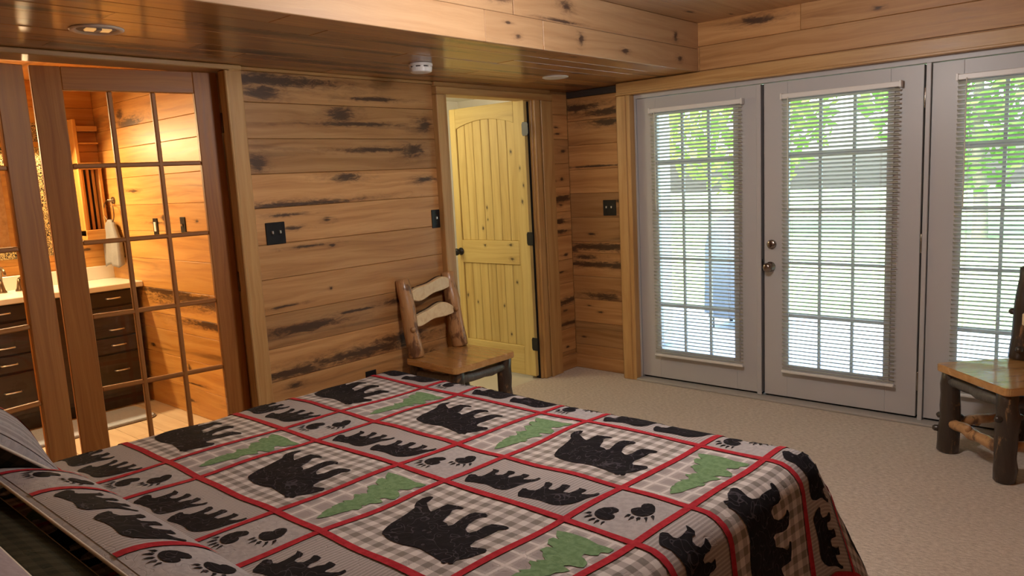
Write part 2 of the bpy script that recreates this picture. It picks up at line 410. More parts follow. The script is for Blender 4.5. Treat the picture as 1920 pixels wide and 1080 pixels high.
# ================================================================== STRUCTURE
XL, YF, ZS, ZC, XS = -0.65, 0.05, 2.178, 2.485, 0.526      # plank faces: left wall, alcove wall, soffit, ceiling, fascia
floor = struct(box('floor', (-0.685, -5.4, -0.06), (5.3, 0.09, 0.0), M['carpet'], bevel=0), 'beige looped carpet covering the bedroom floor')

# ---- left wall
wall_left = MB()
for lo, hi in (((-0.76, -2.745, 0), (-0.67, -1.28, 2.56)), ((-0.76, -0.36, 0), (-0.67, 0.2, 2.56)), ((-0.76, -1.28, 2.115), (-0.67, -0.36, 2.56)),
               ((-0.76, -4.43, 2.165), (-0.67, -2.745, 2.56)), ((-0.76, -5.4, 0), (-0.67, -4.43, 2.56))):
    wall_left.box(lo, hi)
wall_left = struct(obj('wall_left', wall_left.mesh('wall_left'), M['plank']), 'rustic knotty plank wall between bathroom doors and pine door')
zr = [0.0, 0.145, 0.33, 0.516, 0.697, 0.883, 1.075, 1.261, 1.454, 1.633, 1.817, 2.003, 2.160]
rows = list(zip(zr[:-1], zr[1:]))
Y0 = -2.70
sp = {11: [(0.20, 0.115, 0.42, 0.035), (0.13, 0.055, 0.12, 0.04), (0.86, 0.045, 0.20, 0.013)],
      10: [(0.62, 0.135, 0.10, 0.045), (0.72, 0.085, 0.30, 0.014), (1.25, 0.09, 0.075, 0.045)],
      9: [(1.14, 0.115, 0.10, 0.042), (0.86, 0.12, 0.30, 0.018), (0.06, 0.06, 0.05, 0.055)],
      8: [(0.62, 0.145, 0.11, 0.026), (0.25, 0.012, 0.45, 0.02), (1.22, 0.11, 0.10, 0.02)],
      7: [(0.46, 0.105, 0.035, 0.016), (0.24, 0.075, 0.06, 0.012), (0.20, 0.15, 0.10, 0.010)],
      6: [(0.48, 0.145, 0.022, 0.009), (0.32, 0.155, 0.12, 0.008)],
      5: [(0.45, 0.09, 0.014, 0.012), (0.14, 0.035, 0.10, 0.007)],
      4: [(0.27, 0.085, 0.26, 0.032), (0.95, 0.13, 0.16, 0.018), (0.62, 0.12, 0.20, 0.009)],
      3: [(0.66, 0.045, 0.55, 0.036), (0.16, 0.03, 0.30, 0.030), (0.95, 0.075, 0.26, 0.034)],
      2: [(0.16, 0.14, 0.05, 0.02), (1.15, 0.09, 0.12, 0.05)]}
plank_rows(wall_left, (-0.67, Y0, 0), (0, 1, 0), (0, 0, 1), 1.335, rows, 0.02, M['plank'], None, sp)
plank_rows(wall_left, (-0.67, -0.19, 0), (0, 1, 0), (0, 0, 1), 0.24, rows, 0.02, M['plank'])
# ---- alcove and far wall
wall_far = MB()
for lo, hi in (((-0.76, 0.07, 0), (-0.05, 0.22, 2.56)), ((-0.112, -0.03, 2.085), (5.3, 0.22, 2.56)), ((2.86, -0.03, 0), (5.3, 0.22, 2.085))):
    wall_far.box(lo, hi)
wall_far = struct(obj('wall_far', wall_far.mesh('wall_far'), M['plank']), 'plank wall around and above the white glazed doors')
zr2 = [0.0, 0.19, 0.375, 0.56, 0.745, 0.93, 1.02, 1.21, 1.395, 1.58, 1.765, 1.95, 2.125]
sp2 = {4: [(0.25, 0.10, 0.5, 0.03), (0.12, 0.15, 0.12, 0.02)], 5: [(0.3, 0.05, 0.6, 0.035), (0.02, 0.03, 0.05, 0.04)], 9: [(0.3, 0.02, 0.3, 0.008)], 11: [(0.1, 0.1, 0.25, 0.04), (0.35, 0.05, 0.2, 0.03)]}
plank_rows(wall_far, (-0.65, 0.07, 0), (1, 0, 0), (0, 0, 1), 0.55, list(zip(zr2[:-1], zr2[1:])), 0.02, M['plank'], None, sp2)
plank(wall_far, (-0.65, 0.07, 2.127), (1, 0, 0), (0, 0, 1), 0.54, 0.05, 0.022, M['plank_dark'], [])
plank_rows(wall_far, (-0.112, -0.03, 2.18), (1, 0, 0), (0, 0, 1), 5.4, [(0, 0.155), (0.155, 0.31)], 0.02, M['plank'], 2.0)
plank_rows(wall_far, (2.86, -0.03, 0), (1, 0, 0), (0, 0, 1), 2.4, [(0.186 * i, 0.186 * (i + 1)) for i in range(11)], 0.02, M['plank'], 2.0)
# ---- other walls, behind the camera
wall_right = struct(box('wall_right', (5.2, -5.4, 0), (5.3, 0.1, 2.56), M['plank'], bevel=0), 'plank wall on the far right side of the bedroom')
wall_back = struct(box('wall_back', (-0.76, -5.5, 0), (5.3, -5.3, 2.56), M['plank'], bevel=0), 'plank wall behind the head of the bed')
# ---- ceilings
soffit = struct(box('ceiling_soffit', (-0.76, -5.4, 2.2), (0.505, 0.08, 2.56), M['soffit'], bevel=0), 'lowered varnished plank ceiling along the left wall')
sw_ = [0.0, 0.115, 0.235, 0.355, 0.48, 0.61, 0.735, 0.865, 1.0, 1.176]
SOFFIT_STAINS = {1: [(-3.45, 0.06, 0.55, 0.06), (-1.9, 0.05, 0.5, 0.045)], 2: [(-2.30, 0.075, 0.55, 0.055), (-3.3, 0.06, 0.4, 0.05)], 3: [(-2.80, 0.05, 0.30, 0.055), (-1.9, 0.08, 0.4, 0.03)], 4: [(-1.1, 0.06, 0.4, 0.02)], 5: [(-2.4, 0.07, 0.5, 0.022), (-0.9, 0.06, 0.3, 0.02)], 6: [(-3.02, 0.09, 0.36, 0.055), (-3.9, 0.05, 0.4, 0.03)], 7: [(-2.3, 0.05, 0.4, 0.03)], 8: [(-2.0, 0.10, 0.4, 0.03)]}
for i, (a, b) in enumerate(zip(sw_[:-1], sw_[1:])):
    cuts = (-5.3,) + ((-4.1, -2.2, -0.9), (-3.62, -1.55), (-4.4, -2.85, -0.7), (-3.12, -1.42), (-4.2, -2.02))[i % 5] + (0.06,)
    for y0_, y1_ in zip(cuts[:-1], cuts[1:]):
        ks = [(kx - y0_, ky, kl, kr) for kx, ky, kl, kr in SOFFIT_STAINS.get(i, []) if y0_ < kx < y1_]
        plank(soffit, (-0.65 + a, y0_, 2.2), (0, 1, 0), (1, 0, 0), y1_ - y0_ - 0.001, b - a, 0.022 + RND.uniform(-0.0012, 0.0012), M['soffit'], ks or None)
# dark stained boards seen in the soffit
plank_rows(soffit, (0.505, -5.3, ZS - 0.002), (0, 1, 0), (0, 0, 1), 3.62, [(0, 0.145)], 0.022, M['fascia'], 2.0)
plank(soffit, (0.505, -1.675, ZS - 0.002), (0, 1, 0), (0, 0, 1), 1.64, 0.145, 0.022, M['fascia'], [(0.32, 0.08, 0.025, 0.035), (0.75, 0.06, 0.04, 0.018), (1.38, 0.065, 0.04, 0.02)])
plank_rows(soffit, (0.505, -5.3, ZS + 0.143), (0, 1, 0), (0, 0, 1), 3.4, [(0, 0.165)], 0.022, M['fascia'], 2.2)
plank(soffit, (0.505, -1.895, ZS + 0.143), (0, 1, 0), (0, 0, 1), 1.85, 0.165, 0.022, M['fascia'], [(0.42, 0.09, 0.05, 0.03), (0.36, 0.012, 0.14, 0.008), (1.55, 0.05, 0.025, 0.03)])
ceiling = struct(box('ceiling', (0.4, -5.4, 2.505), (5.3, 0.1, 2.56), M['fascia'], bevel=0), 'pale wooden plank main ceiling')
plank_rows(ceiling, (XS, -5.3, 2.505), (0, 1, 0), (1, 0, 0), 5.27, [(0.186 * i, 0.186 * (i + 1)) for i in range(25)], 0.02, M['fascia'], 2.4)

# ---- trims
_tn = [0]
def trim(lo, hi, mat='casing', parent=None, bevel=0.004, label=None, axis=None):
    if parent: return lbox('board', lo, hi, M[mat], parent, bevel, axis)
    _tn[0] += 1
    return struct(lbox('trim_%d' % _tn[0], lo, hi, M[mat], None, bevel, axis), label)
def tgroup(label):
    _tn[0] += 1
    return sempty('trim_%d' % _tn[0], label=label)
# bathroom opening
t = tgroup('wide brown casing and jamb of the bathroom doorway')
trim((-0.67, -2.795, 0), (-0.61, -2.70, 2.150), parent=t)
trim((-0.612, -2.795, 0), (-0.604, -2.778, 2.150), parent=t)
trim((-0.76, -2.768, 0), (-0.612, -2.700, 2.165), parent=t)
trim((-0.76, -4.43, 0), (-0.612, -4.395, 2.165), parent=t)
trim((-0.67, -4.50, 0), (-0.61, -4.40, 2.150), parent=t)
trim((-0.78, -4.43, 2.152), (-0.605, -2.70, 2.177), parent=t)
# pine door opening
t = tgroup('pine casing and jamb around the knotty pine door')
trim((-0.67, -1.365, 0), (-0.608, -1.298, 2.097), parent=t)
trim((-0.76, -1.300, 0), (-0.612, -1.275, 2.105), parent=t)
trim((-0.67, -1.366, 2.098), (-0.606, -0.179, 2.146), parent=t)
trim((-0.76, -1.30, 2.10), (-0.612, -0.36, 2.125), parent=t)
trim((-0.67, -0.315, 0), (-0.608, -0.18, 2.097), parent=t)
trim((-0.76, -0.385, 0), (-0.618, -0.32, 2.105), parent=t)
trim((-0.665, -0.398, 0), (-0.640, -0.380, 2.10), parent=t, bevel=0.003)
trim((-0.612, -0.325, 0), (-0.602, -0.295, 2.098), parent=t, bevel=0.003)
box('weatherstrip', (-0.705, -0.401, 0.0), (-0.668, -0.386, 2.09), M['dark_gap'], t, 0.001)  # black strip standing in for the shade in the hinge gap
trim((-0.67, -2.70, 2.160), (-0.638, -1.365, 2.178), parent=None, label='thin pale strip along the top of the plank wall')
trim((-0.669, -1.3645, 2.1465), (-0.625, -0.181, 2.178), parent=None, label='narrow filler board above the pine door header')
# glazed door opening
t = tgroup('brown post and header casing around the white glazed doors')
trim((-0.112, -0.075, 0), (-0.036, 0.05, 2.082), parent=t)
trim((-0.040, -0.068, 0), (-0.004, 0.10, 2.085), parent=t)
trim((-0.126, -0.060, 0), (-0.112, 0.05, 2.07), parent=t)
trim((-0.112, -0.075, 2.083), (2.95, -0.03, 2.172), parent=t)
trim((-0.112, -0.086, 2.083), (2.95, -0.070, 2.098), parent=t, bevel=0.003)
trim((2.87, -0.075, 0), (2.95, -0.03, 2.083), parent=t)
box('threshold', (-0.004, -0.075, 0), (2.87, 0.10, 0.016), M['threshold'], t, 0.004)
struct(lbox('baseboard_left', (-0.655, -0.18, 0), (-0.630, 0.05, 0.115), M['plank'], None, 0.005), 'low wooden baseboard beside the pine door')
struct(lbox('baseboard_far', (-0.65, 0.025, 0), (-0.126, 0.052, 0.105), M['plank'], None, 0.005), 'low wooden baseboard under the alcove wall')

# ---- white glazed doors
def vbox(name, lo, hi, mat, parent, bevel=0.003): return lbox(name, lo, hi, mat, parent, bevel)
frame = sempty('trim_frame', label='white frame and mullion around the glazed doors'); frame.name = 'trim_%d' % (_tn[0] + 1); _tn[0] += 1
box('head_jamb', (-0.004, -0.012, 2.055), (2.87, 0.10, 2.085), M['white'], frame)
box('side_jamb', (-0.004, -0.012, 0.016), (0.010, 0.10, 2.056), M['white'], frame)
box('mullion', (1.884, -0.016, 0.016), (1.908, 0.10, 2.056), M['white'], frame)
box('side_jamb', (2.85, -0.012, 0.016), (2.87, 0.10, 2.056), M['white'], frame)
def glazed_door(n, x0, label):
    d = sempty('door_%d' % n, (x0, 0, 0), 0, label); w = M['white']
    xs = (0.165, 0.760); zs = (0.235, 1.935); XE = 0.93 if n != 3 else 0.944
    box('stile', (0.012, 0, 0.030), (xs[0], 0.045, 2.052), w, d); box('stile', (xs[1], 0, 0.030), (XE, 0.045, 2.052), w, d)
    box('rail', (xs[0], 0, 0.030), (xs[1], 0.045, zs[0]), w, d); box('rail', (xs[0], 0, zs[1]), (xs[1], 0.045, 2.052), w, d)
    for a, b in (((xs[0] - 0.025, -0.012, zs[0] - 0.025), (xs[0] + 0.012, 0.0, zs[1] + 0.025)), ((xs[1] - 0.012, -0.012, zs[0] - 0.025), (xs[1] + 0.025, 0.0, zs[1] + 0.025)),
                 ((xs[0] + 0.012, -0.012, zs[0] - 0.025), (xs[1] - 0.012, 0.0, zs[0] + 0.012)), ((xs[0] + 0.012, -0.012, zs[1] - 0.012), (xs[1] - 0.012, 0.0, zs[1] + 0.025))):
        box('glazing_bead', a, b, w, d, 0.003)
    pw = (xs[1] - xs[0]) / 3; ph = (zs[1] - zs[0]) / 5
    for i in (1, 2): box('muntin', (xs[0] + pw * i - 0.009, 0.006, zs[0]), (xs[0] + pw * i + 0.009, 0.030, zs[1]), w, d, 0.003)
    for j in range(1, 5): box('muntin', (xs[0], 0.005, zs[0] + ph * j - 0.009), (xs[1], 0.031, zs[0] + ph * j + 0.009), w, d, 0.003)
    pm = MB().box((-pw / 2, -0.002, -ph / 2), (pw / 2, 0.002, ph / 2)).mesh('pane')
    for i in range(3):
        for j in range(5): obj('pane', pm, M['glass'], d, (xs[0] + pw * (i + 0.5), 0.018, zs[0] + ph * (j + 0.5)))
    return d
d1 = glazed_door(1, 0.0, 'white glazed door nearest the wooden alcove, closed')
d2 = glazed_door(2, 0.94, 'white glazed door with knob and deadbolt, middle of three')
d3 = glazed_door(3, 1.90, 'white glazed door behind the right log chair')
box('astragal', (0.905, -0.014, 0.018), (0.936, 0.0, 2.052), M['white'], d1, 0.004)
box('seal', (0.915, 0.046, 0.02), (0.966, 0.056, 2.052), M['dark_gap'], d1, 0.001)  # black strips added behind the door seams to block leaking daylight
for _d, _w in ((d1, 0.93), (d2, 0.93), (d3, 0.944)): box('door_sweep', (0.012, 0.020, 0.0165), (_w, 0.052, 0.031), M['dark_gap'], _d, 0.001)  # black strips added to block daylight and darken the gap under the doors
box('seal', (0.92, 0.046, 0.02), (0.946, 0.056, 2.052), M['dark_gap'], d2, 0.001)
box('seal', (0.005, 0.046, 0.02), (0.03, 0.056, 2.052), M['dark_gap'], d3, 0.001)
box('strike_slot', (0.9365, -0.004, 0.86), (0.9395, 0.004, 0.935), M['black_metal'], d1, 0.0005)
obj('knob', MB().lathe([(0.033, 0.0), (0.033, -0.008), (0.013, -0.012), (0.012, -0.035), (0.026, -0.042), (0.031, -0.055), (0.027, -0.068), (0.012, -0.073)], 24, (0.055, 0, 0.888), 'y').mesh('knob', smooth=True), M['nickel'], d2)
db = obj('deadbolt', MB().lathe([(0.030, 0.0), (0.030, -0.012), (0.024, -0.018), (0.006, -0.019)], 24, (0.064, 0, 1.034), 'y').mesh('deadbolt', smooth=True), M['nickel'], d2)
box('thumb_turn', (0.060, -0.038, 1.018), (0.068, -0.018, 1.050), M['nickel'], db, 0.002)
for z in (1.87, 1.058, 0.248):
    obj('hinge', MB().tube([(0.940, -0.006, z - 0.058), (0.940, -0.006, z - 0.05), (0.940, -0.006, z + 0.05), (0.940, -0.006, z + 0.058)], [0.003, 0.0065, 0.0065, 0.003], 8).mesh('hinge', smooth=True), M['nickel'], d2)

# ---- window blinds on the doors
_sl = MB(); _prof = [(-0.0125, -0.0016), (-0.005, 0.0009), (0.005, 0.0009), (0.0125, -0.0016)]
for x in (-0.337, 0.337):
    for py, pz in _prof: _sl.v.append((x, py, pz))
    for py, pz in _prof: _sl.v.append((x, py, pz - 0.0006))
for i in range(3): _sl.f += [(i, i + 1, 8 + i + 1, 8 + i), (4 + i + 1, 4 + i, 12 + i, 12 + i + 1)]
_sl.f += [(0, 8, 12, 4), (3, 7, 15, 11), (0, 4, 5, 1), (1, 5, 6, 2), (2, 6, 7, 3), (8, 9, 13, 12), (9, 10, 14, 13), (10, 11, 15, 14)]
SLAT = _sl.mesh('slat'); SLAT.materials.append(M['blind'])
def blind(x0, label):
    t = thing('window_blind', label, 'blind', (x0 + 0.480, -0.036, 0.2), 0, 'white mini blinds on the glazed doors')
    box('headrail', (-0.341, -0.014, 1.742), (0.341, 0.018, 1.772), M['white_plastic'], t, 0.003)
    box('bottom_rail', (-0.339, -0.012, 0.0), (0.339, 0.012, 0.017), M['white_plastic'], t, 0.004)
    z = 0.032
    while z < 1.735:
        obj('slat', SLAT, None, t, (0, 0, z), (math.radians(-30), 0, 0)); z += 0.0246
    for x in (-0.275, 0.245):
        for y in (-0.0125, 0.0125): obj('ladder_cord', MB().tube([(x, y, 0.01), (x, y, 1.745)], 0.0008, 5).mesh('ladder_cord'), M['cord'], t)
    obj('tilt_wand', MB().tube([(-0.292, -0.024, 1.75), (-0.290, -0.026, 1.35), (-0.290, -0.026, 1.06)], 0.0035, 6).mesh('tilt_wand'), M['cord'], t)
    for x in (-0.345, 0.335): box('end_bracket', (x, -0.017, 1.738), (x + 0.012, 0.02, 1.776), M['white_plastic'], t, 0.002)
    return t
blind(0.0, 'white mini blind on the glazed door nearest the wooden alcove')
blind(0.94, 'white mini blind on the middle glazed door beside the knob')
blind(1.90, 'white mini blind on the glazed door behind the log chair')

# ---- knotty pine door, standing open at right angles
d4 = sempty('door_4', (-0.675, -0.44, 0.022), math.pi, 'knotty pine door with arched plank panel, standing open')
P = M['pine']; DW, DH = 0.785, 2.082        # own +X goes into the hall, own -Y... the face towards the room is own +Y = 0
def pboard(name, lo, hi, ks=None, axis=None, bevel=0.003, parent=d4):
    o = lbox(name, lo, hi, P, parent, bevel, axis)
    L = max(hi[i] - lo[i] for i in range(3)); W = sorted(hi[i] - lo[i] for i in range(3))[1]
    knots(o, ks if ks is not None else [(RND.uniform(-0.4, 0.4) * L, RND.uniform(-0.3, 0.3) * W, 0.014, 0.010) for _ in range(RND.choice((0, 1, 2)))]); return o
SX0, SX1 = 0.108, 0.690
pboard('stile', (0, -0.035, 0), (SX0, 0, DH), [(0.3, 0.0, 0.02, 0.012), (0.55, 0.01, 0.016, 0.009), (0.42, -0.02, 0.016, 0.008)])
pboard('stile', (SX1 + 0.03, -0.035, 0), (DW, 0, DH), [])
zt, za = 1.925, 1.978
arch = [(SX0, zt)]
for i in range(13):
    a = i / 12; arch.append((SX0 + (SX1 + 0.03 - SX0) * a, zt + (za - zt) * math.sin(math.pi * a) ** 0.8))
rail = obj('arched_rail', MB().prism(arch[1:] + [(SX1 + 0.03, DH), (SX0, DH)], -0.035, 0.0, (0, 2, 1)).mesh('arched_rail', 0.002), P, d4); knots(rail, [(0.45, 1.99, 0.02, 0.02), (0.2, 2.05, 0.03, 0.02)])
pboard('rail', (SX0, -0.035, 0.861), (SX1 + 0.03, 0, 1.043), [(0.05, 0.05, 0.012, 0.010), (-0.22, 0.06, 0.02, 0.014), (-0.23, -0.05, 0.02, 0.014)])
pboard('rail', (SX0, -0.035, 0.0), (SX1 + 0.03, 0, 0.227), [(0.0, 0.02, 0.012, 0.01)])
npl = 7; pw = (SX1 + 0.03 - SX0) / npl
for i in range(npl):
    a = SX0 + pw * i
    pboard('panel_board', (a + 0.0012, -0.028, 1.043), (a + pw - 0.0012, -0.012, 1.985), bevel=0.004)
    pboard('panel_board', (a + 0.0012, -0.028, 0.227), (a + pw - 0.0012, -0.012, 0.861), bevel=0.004)
obj('knob', MB().lathe([(0.03, 0.0), (0.03, 0.008), (0.012, 0.012), (0.012, 0.035), (0.027, 0.045), (0.029, 0.06), (0.012, 0.068)], 20, (0.735, 0, 0.95), 'y').mesh('knob', smooth=True), M['black_metal'], d4)
for z in (1.872, 1.063, 0.255):
    hg = MB().prism([(-0.030, z - 0.035), (-0.022, z - 0.050), (0.022, z - 0.050), (0.030, z - 0.035), (0.030, z + 0.035), (0.022, z + 0.050), (-0.022, z + 0.050), (-0.030, z + 0.035)], 0.0, 0.004, (0, 2, 1)).mesh('hinge', 0.001)
    obj('hinge', hg, M['black_metal'], d4, (-0.006, 0.001, 0))

# ---- bathroom French doors
def bath_door(n, loc, ang, label, flip=1):
    d = sempty('door_%d' % n, loc, ang, label); w = M['bath_door']; WD, HD = 0.812, 2.150; t = 0.018
    a0, a1 = 0.118, 0.692; zz = [0.29, 0.643, 0.998, 1.349, 1.703, 2.045]
    lbox('stile', (0, -t, 0.012), (a0, t, HD), w, d, 0.003); lbox('stile', (a1, -t, 0.012), (WD, t, HD), w, d, 0.003)
    lbox('rail', (a0, -t, 0.012), (a1, t, zz[0]), w, d, 0.003); lbox('rail', (a0, -t, zz[-1]), (a1, t, HD), w, d, 0.003)
    pw = (a1 - a0) / 3
    for i in (1, 2): lbox('muntin', (a0 + pw * i - 0.011, -0.014, zz[0]), (a0 + pw * i + 0.011, 0.014, zz[-1]), w, d, 0.005)
    for z in zz[1:-1]: lbox('muntin', (a0, -0.013, z - 0.011), (a1, 0.013, z + 0.011), w, d, 0.005)
    for i in range(3):
        for j in range(5):
            obj('pane', MB().box((a0 + pw * i, -0.002, zz[j]), (a0 + pw * (i + 1), 0.002, zz[j + 1])).mesh('pane'), M['glass'], d)
    for z in (0.28, 1.08, 1.9):
        obj('hinge', MB().tube([(-0.004, flip * 0.02, z - 0.05), (-0.004, flip * 0.02, z + 0.05)], 0.006, 8).mesh('hinge', smooth=True), M['bronze'], d)
    return d
bath_door(5, (-0.742, -2.772, 0), math.radians(-99.9), 'fir French door with fifteen panes nearest the plank wall, slightly ajar', 1)
bath_door(6, (-0.742, -4.397, 0), math.radians(100.5), 'fir French door at the left picture edge, slightly ajar', -1)

# ---- bathroom shell
fb = struct(box('floor_bathroom', (-3.4, -5.4, -0.06), (-0.685, -2.30, -0.006), M['threshold'], bevel=0), 'pale plank tile floor of the bathroom')
for i in range(17):
    y = -5.3 + i * 0.172; x = -3.35 + (i % 3) * -0.25
    while x < -0.69:
        a, b = max(x, -3.4), min(x + 0.9, -0.69)
        if b - a > 0.03 and y < -2.42: plank(fb, (a, y, -0.006), (1, 0, 0), (0, 1, 0), b - a - 0.002, min(0.17, -2.405 - y), 0.006, M['floor_tile'], [], 'floor_plank', 0.001)
        x += 0.9
wbr = struct(box('wall_bathroom_right', (-3.45, -2.40, 0), (-0.76, -2.30, 2.56), M['bath_plank'], bevel=0), 'warm lit plank wall on the right side of the bathroom')
zb = [0.0, 0.20, 0.40, 0.585, 0.70, 0.885, 1.10, 1.30, 1.49, 1.69, 1.905, 2.05, 2.23, 2.42]
spb = {11: [(0.62, 0.02, 0.22, 0.05), (0.5, 0.09, 0.06, 0.04)], 8: [(0.55, 0.10, 0.10, 0.012)], 7: [(0.90, 0.06, 0.14, 0.010), (1.02, 0.085, 0.03, 0.035), (1.5, 0.07, 0.03, 0.012)], 6: [(1.0, 0.16, 0.08, 0.010)],
       4: [(1.45, 0.13, 0.9, 0.055), (0.9, 0.17, 0.5, 0.03), (1.9, 0.10, 0.5, 0.03)], 3: [(1.6, 0.09, 0.5, 0.03)], 1: [(1.15, 0.14, 0.03, 0.03), (1.2, 0.03, 0.15, 0.006)], 0: [(1.1, 0.1, 0.08, 0.012)]}
plank_rows(wbr, (-3.33, -2.40, 0), (1, 0, 0), (0, 0, 1), 2.57, list(zip(zb[:-1], zb[1:])), 0.02, M['bath_plank'], None, spb)
wbb = struct(box('wall_bathroom_back', (-3.45, -5.4, 0), (-3.33, -2.40, 2.56), M['bath_plank'], bevel=0), 'plank wall behind the bathroom vanity')
plank_rows(wbb, (-3.33, -5.3, 0), (0, 1, 0), (0, 0, 1), 2.88, list(zip(zb[:-1], zb[1:])), 0.02, M['bath_plank'], 1.8)
struct(box('wall_bathroom_left', (-3.45, -5.5, 0), (-0.76, -5.3, 2.56), M['bath_plank'], bevel=0), 'plank wall on the left side of the bathroom')
struct(box('ceiling_bathroom', (-3.45, -5.5, 2.42), (-0.76, -2.3, 2.56), M['bath_plank'], bevel=0), 'plank ceiling of the bathroom')
# ---- hall behind the pine door
struct(box('floor_hall', (-3.4, -2.3, -0.06), (-0.685, 1.7, -0.004), M['hall_floor'], bevel=0), 'pale vinyl floor seen beyond the pine door')
wh = MB()
for lo, hi in (((-3.5, -2.3, 0), (-3.4, 1.7, 2.5)), ((-3.4, 1.6, 0), (-0.76, 1.7, 2.5)), ((-0.76, 0.22, 0), (-0.7, 1.7, 2.5)), ((-3.4, -2.30, 0), (-0.76, -2.285, 2.5))): wh.box(lo, hi)
struct(obj('wall_hall', wh.mesh('wall_hall'), M['white_wall']), 'cream painted wall seen above the pine door')
struct(box('ceiling_hall', (-3.5, -2.3, 2.44), (-0.76, 1.7, 2.5), M['white_wall'], bevel=0), 'cream ceiling of the hall')
hl = thing('hall_ceiling_light', 'long white ceiling light seen above the open pine door', 'light', (-2.05, 0.75, 2.44))
box('housing', (-0.07, -0.6, -0.05), (0.07, 0.6, 0.0), M['white_plastic'], hl)
box('lens', (-0.06, -0.58, -0.065), (0.06, 0.58, -0.048), plain('lit_hall_lens', (0.9, 0.9, 0.85), 0.4, emit=(1.0, 0.9, 0.7), estr=2.5), hl)
lamp('hall_light', 'POINT', (-1.75, -1.45, 2.05), 30, (1.0, 0.86, 0.54), 0.12)
lamp('hall_light', 'POINT', (-2.05, 0.75, 2.25), 16, (1.0, 0.92, 0.74), 0.1)

# quilt appliques, outlines in metres of cloth from the lower left corner of a block
BEAR = [[0.129,0.094],[0.155,0.085],[0.189,0.08],[0.224,0.082],[0.253,0.09],[0.271,0.093],[0.314,0.087],[0.341,0.082],[0.366,0.079],[0.376,0.072],[0.384,0.075],[0.385,0.082],[0.393,0.079],[0.401,0.084],[0.394,0.1],[0.403,0.113],[0.413,0.129],[0.416,0.146],[0.423,0.165],[0.42,0.175],[0.411,0.18],[0.396,0.175],[0.373,0.168],[0.362,0.176],[0.354,0.203],[0.358,0.223],[0.358,0.257],[0.356,0.28],[0.37,0.294],[0.369,0.304],[0.359,0.306],[0.336,0.301],[0.319,0.293],[0.313,0.274],[0.315,0.244],[0.307,0.227],[0.301,0.226],[0.281,0.237],[0.267,0.262],[0.262,0.292],[0.268,0.311],[0.278,0.315],[0.274,0.324],[0.261,0.329],[0.232,0.321],[0.224,0.307],[0.225,0.281],[0.235,0.239],[0.23,0.225],[0.216,0.233],[0.198,0.235],[0.186,0.26],[0.18,0.276],[0.163,0.302],[0.167,0.313],[0.182,0.32],[0.181,0.327],[0.159,0.328],[0.124,0.319],[0.123,0.302],[0.125,0.272],[0.124,0.259],[0.11,0.265],[0.071,0.29],[0.067,0.308],[0.06,0.325],[0.049,0.323],[0.04,0.302],[0.045,0.276],[0.057,0.259],[0.07,0.248],[0.08,0.219],[0.091,0.18],[0.098,0.148],[0.11,0.12],[0.12,0.102]]
CUB_A = [[0.043,0.039],[0.032,0.056],[0.02,0.078],[0.022,0.087],[0.035,0.092],[0.053,0.085],[0.061,0.091],[0.062,0.107],[0.06,0.125],[0.057,0.142],[0.045,0.155],[0.056,0.156],[0.071,0.155],[0.079,0.145],[0.078,0.133],[0.087,0.121],[0.099,0.122],[0.109,0.132],[0.107,0.15],[0.098,0.166],[0.106,0.171],[0.123,0.17],[0.129,0.157],[0.128,0.138],[0.137,0.122],[0.147,0.125],[0.15,0.142],[0.159,0.155],[0.154,0.171],[0.163,0.173],[0.178,0.173],[0.182,0.16],[0.181,0.145],[0.187,0.136],[0.2,0.144],[0.213,0.156],[0.215,0.171],[0.224,0.17],[0.226,0.158],[0.219,0.139],[0.21,0.122],[0.207,0.099],[0.205,0.076],[0.196,0.053],[0.185,0.047],[0.167,0.043],[0.14,0.048],[0.118,0.051],[0.098,0.046],[0.078,0.044],[0.061,0.038],[0.053,0.034]]
CUB_B = [[0.252,0.042],[0.239,0.057],[0.233,0.073],[0.229,0.087],[0.237,0.092],[0.25,0.088],[0.268,0.097],[0.27,0.115],[0.266,0.136],[0.254,0.156],[0.262,0.162],[0.278,0.159],[0.285,0.146],[0.288,0.128],[0.297,0.123],[0.31,0.128],[0.311,0.151],[0.306,0.168],[0.314,0.174],[0.331,0.174],[0.334,0.16],[0.337,0.139],[0.343,0.128],[0.36,0.132],[0.365,0.152],[0.365,0.168],[0.36,0.176],[0.373,0.177],[0.386,0.177],[0.388,0.165],[0.388,0.148],[0.395,0.145],[0.413,0.156],[0.42,0.168],[0.422,0.179],[0.43,0.178],[0.432,0.163],[0.425,0.145],[0.421,0.126],[0.419,0.103],[0.411,0.079],[0.397,0.061],[0.379,0.05],[0.359,0.048],[0.337,0.051],[0.32,0.052],[0.294,0.049],[0.275,0.045],[0.263,0.042]]
PAD_A = [[0.042,0.072],[0.036,0.084],[0.035,0.099],[0.04,0.116],[0.052,0.127],[0.058,0.133],[0.069,0.133],[0.079,0.129],[0.082,0.121],[0.079,0.113],[0.077,0.104],[0.078,0.099],[0.086,0.098],[0.091,0.094],[0.094,0.085],[0.092,0.074],[0.085,0.064],[0.072,0.06],[0.061,0.061],[0.049,0.066]]
PAD_B = [[0.106,0.142],[0.101,0.152],[0.104,0.161],[0.11,0.169],[0.116,0.174],[0.111,0.184],[0.111,0.195],[0.119,0.203],[0.129,0.206],[0.142,0.199],[0.151,0.188],[0.159,0.173],[0.16,0.158],[0.156,0.144],[0.148,0.134],[0.135,0.131],[0.122,0.131],[0.114,0.135]]
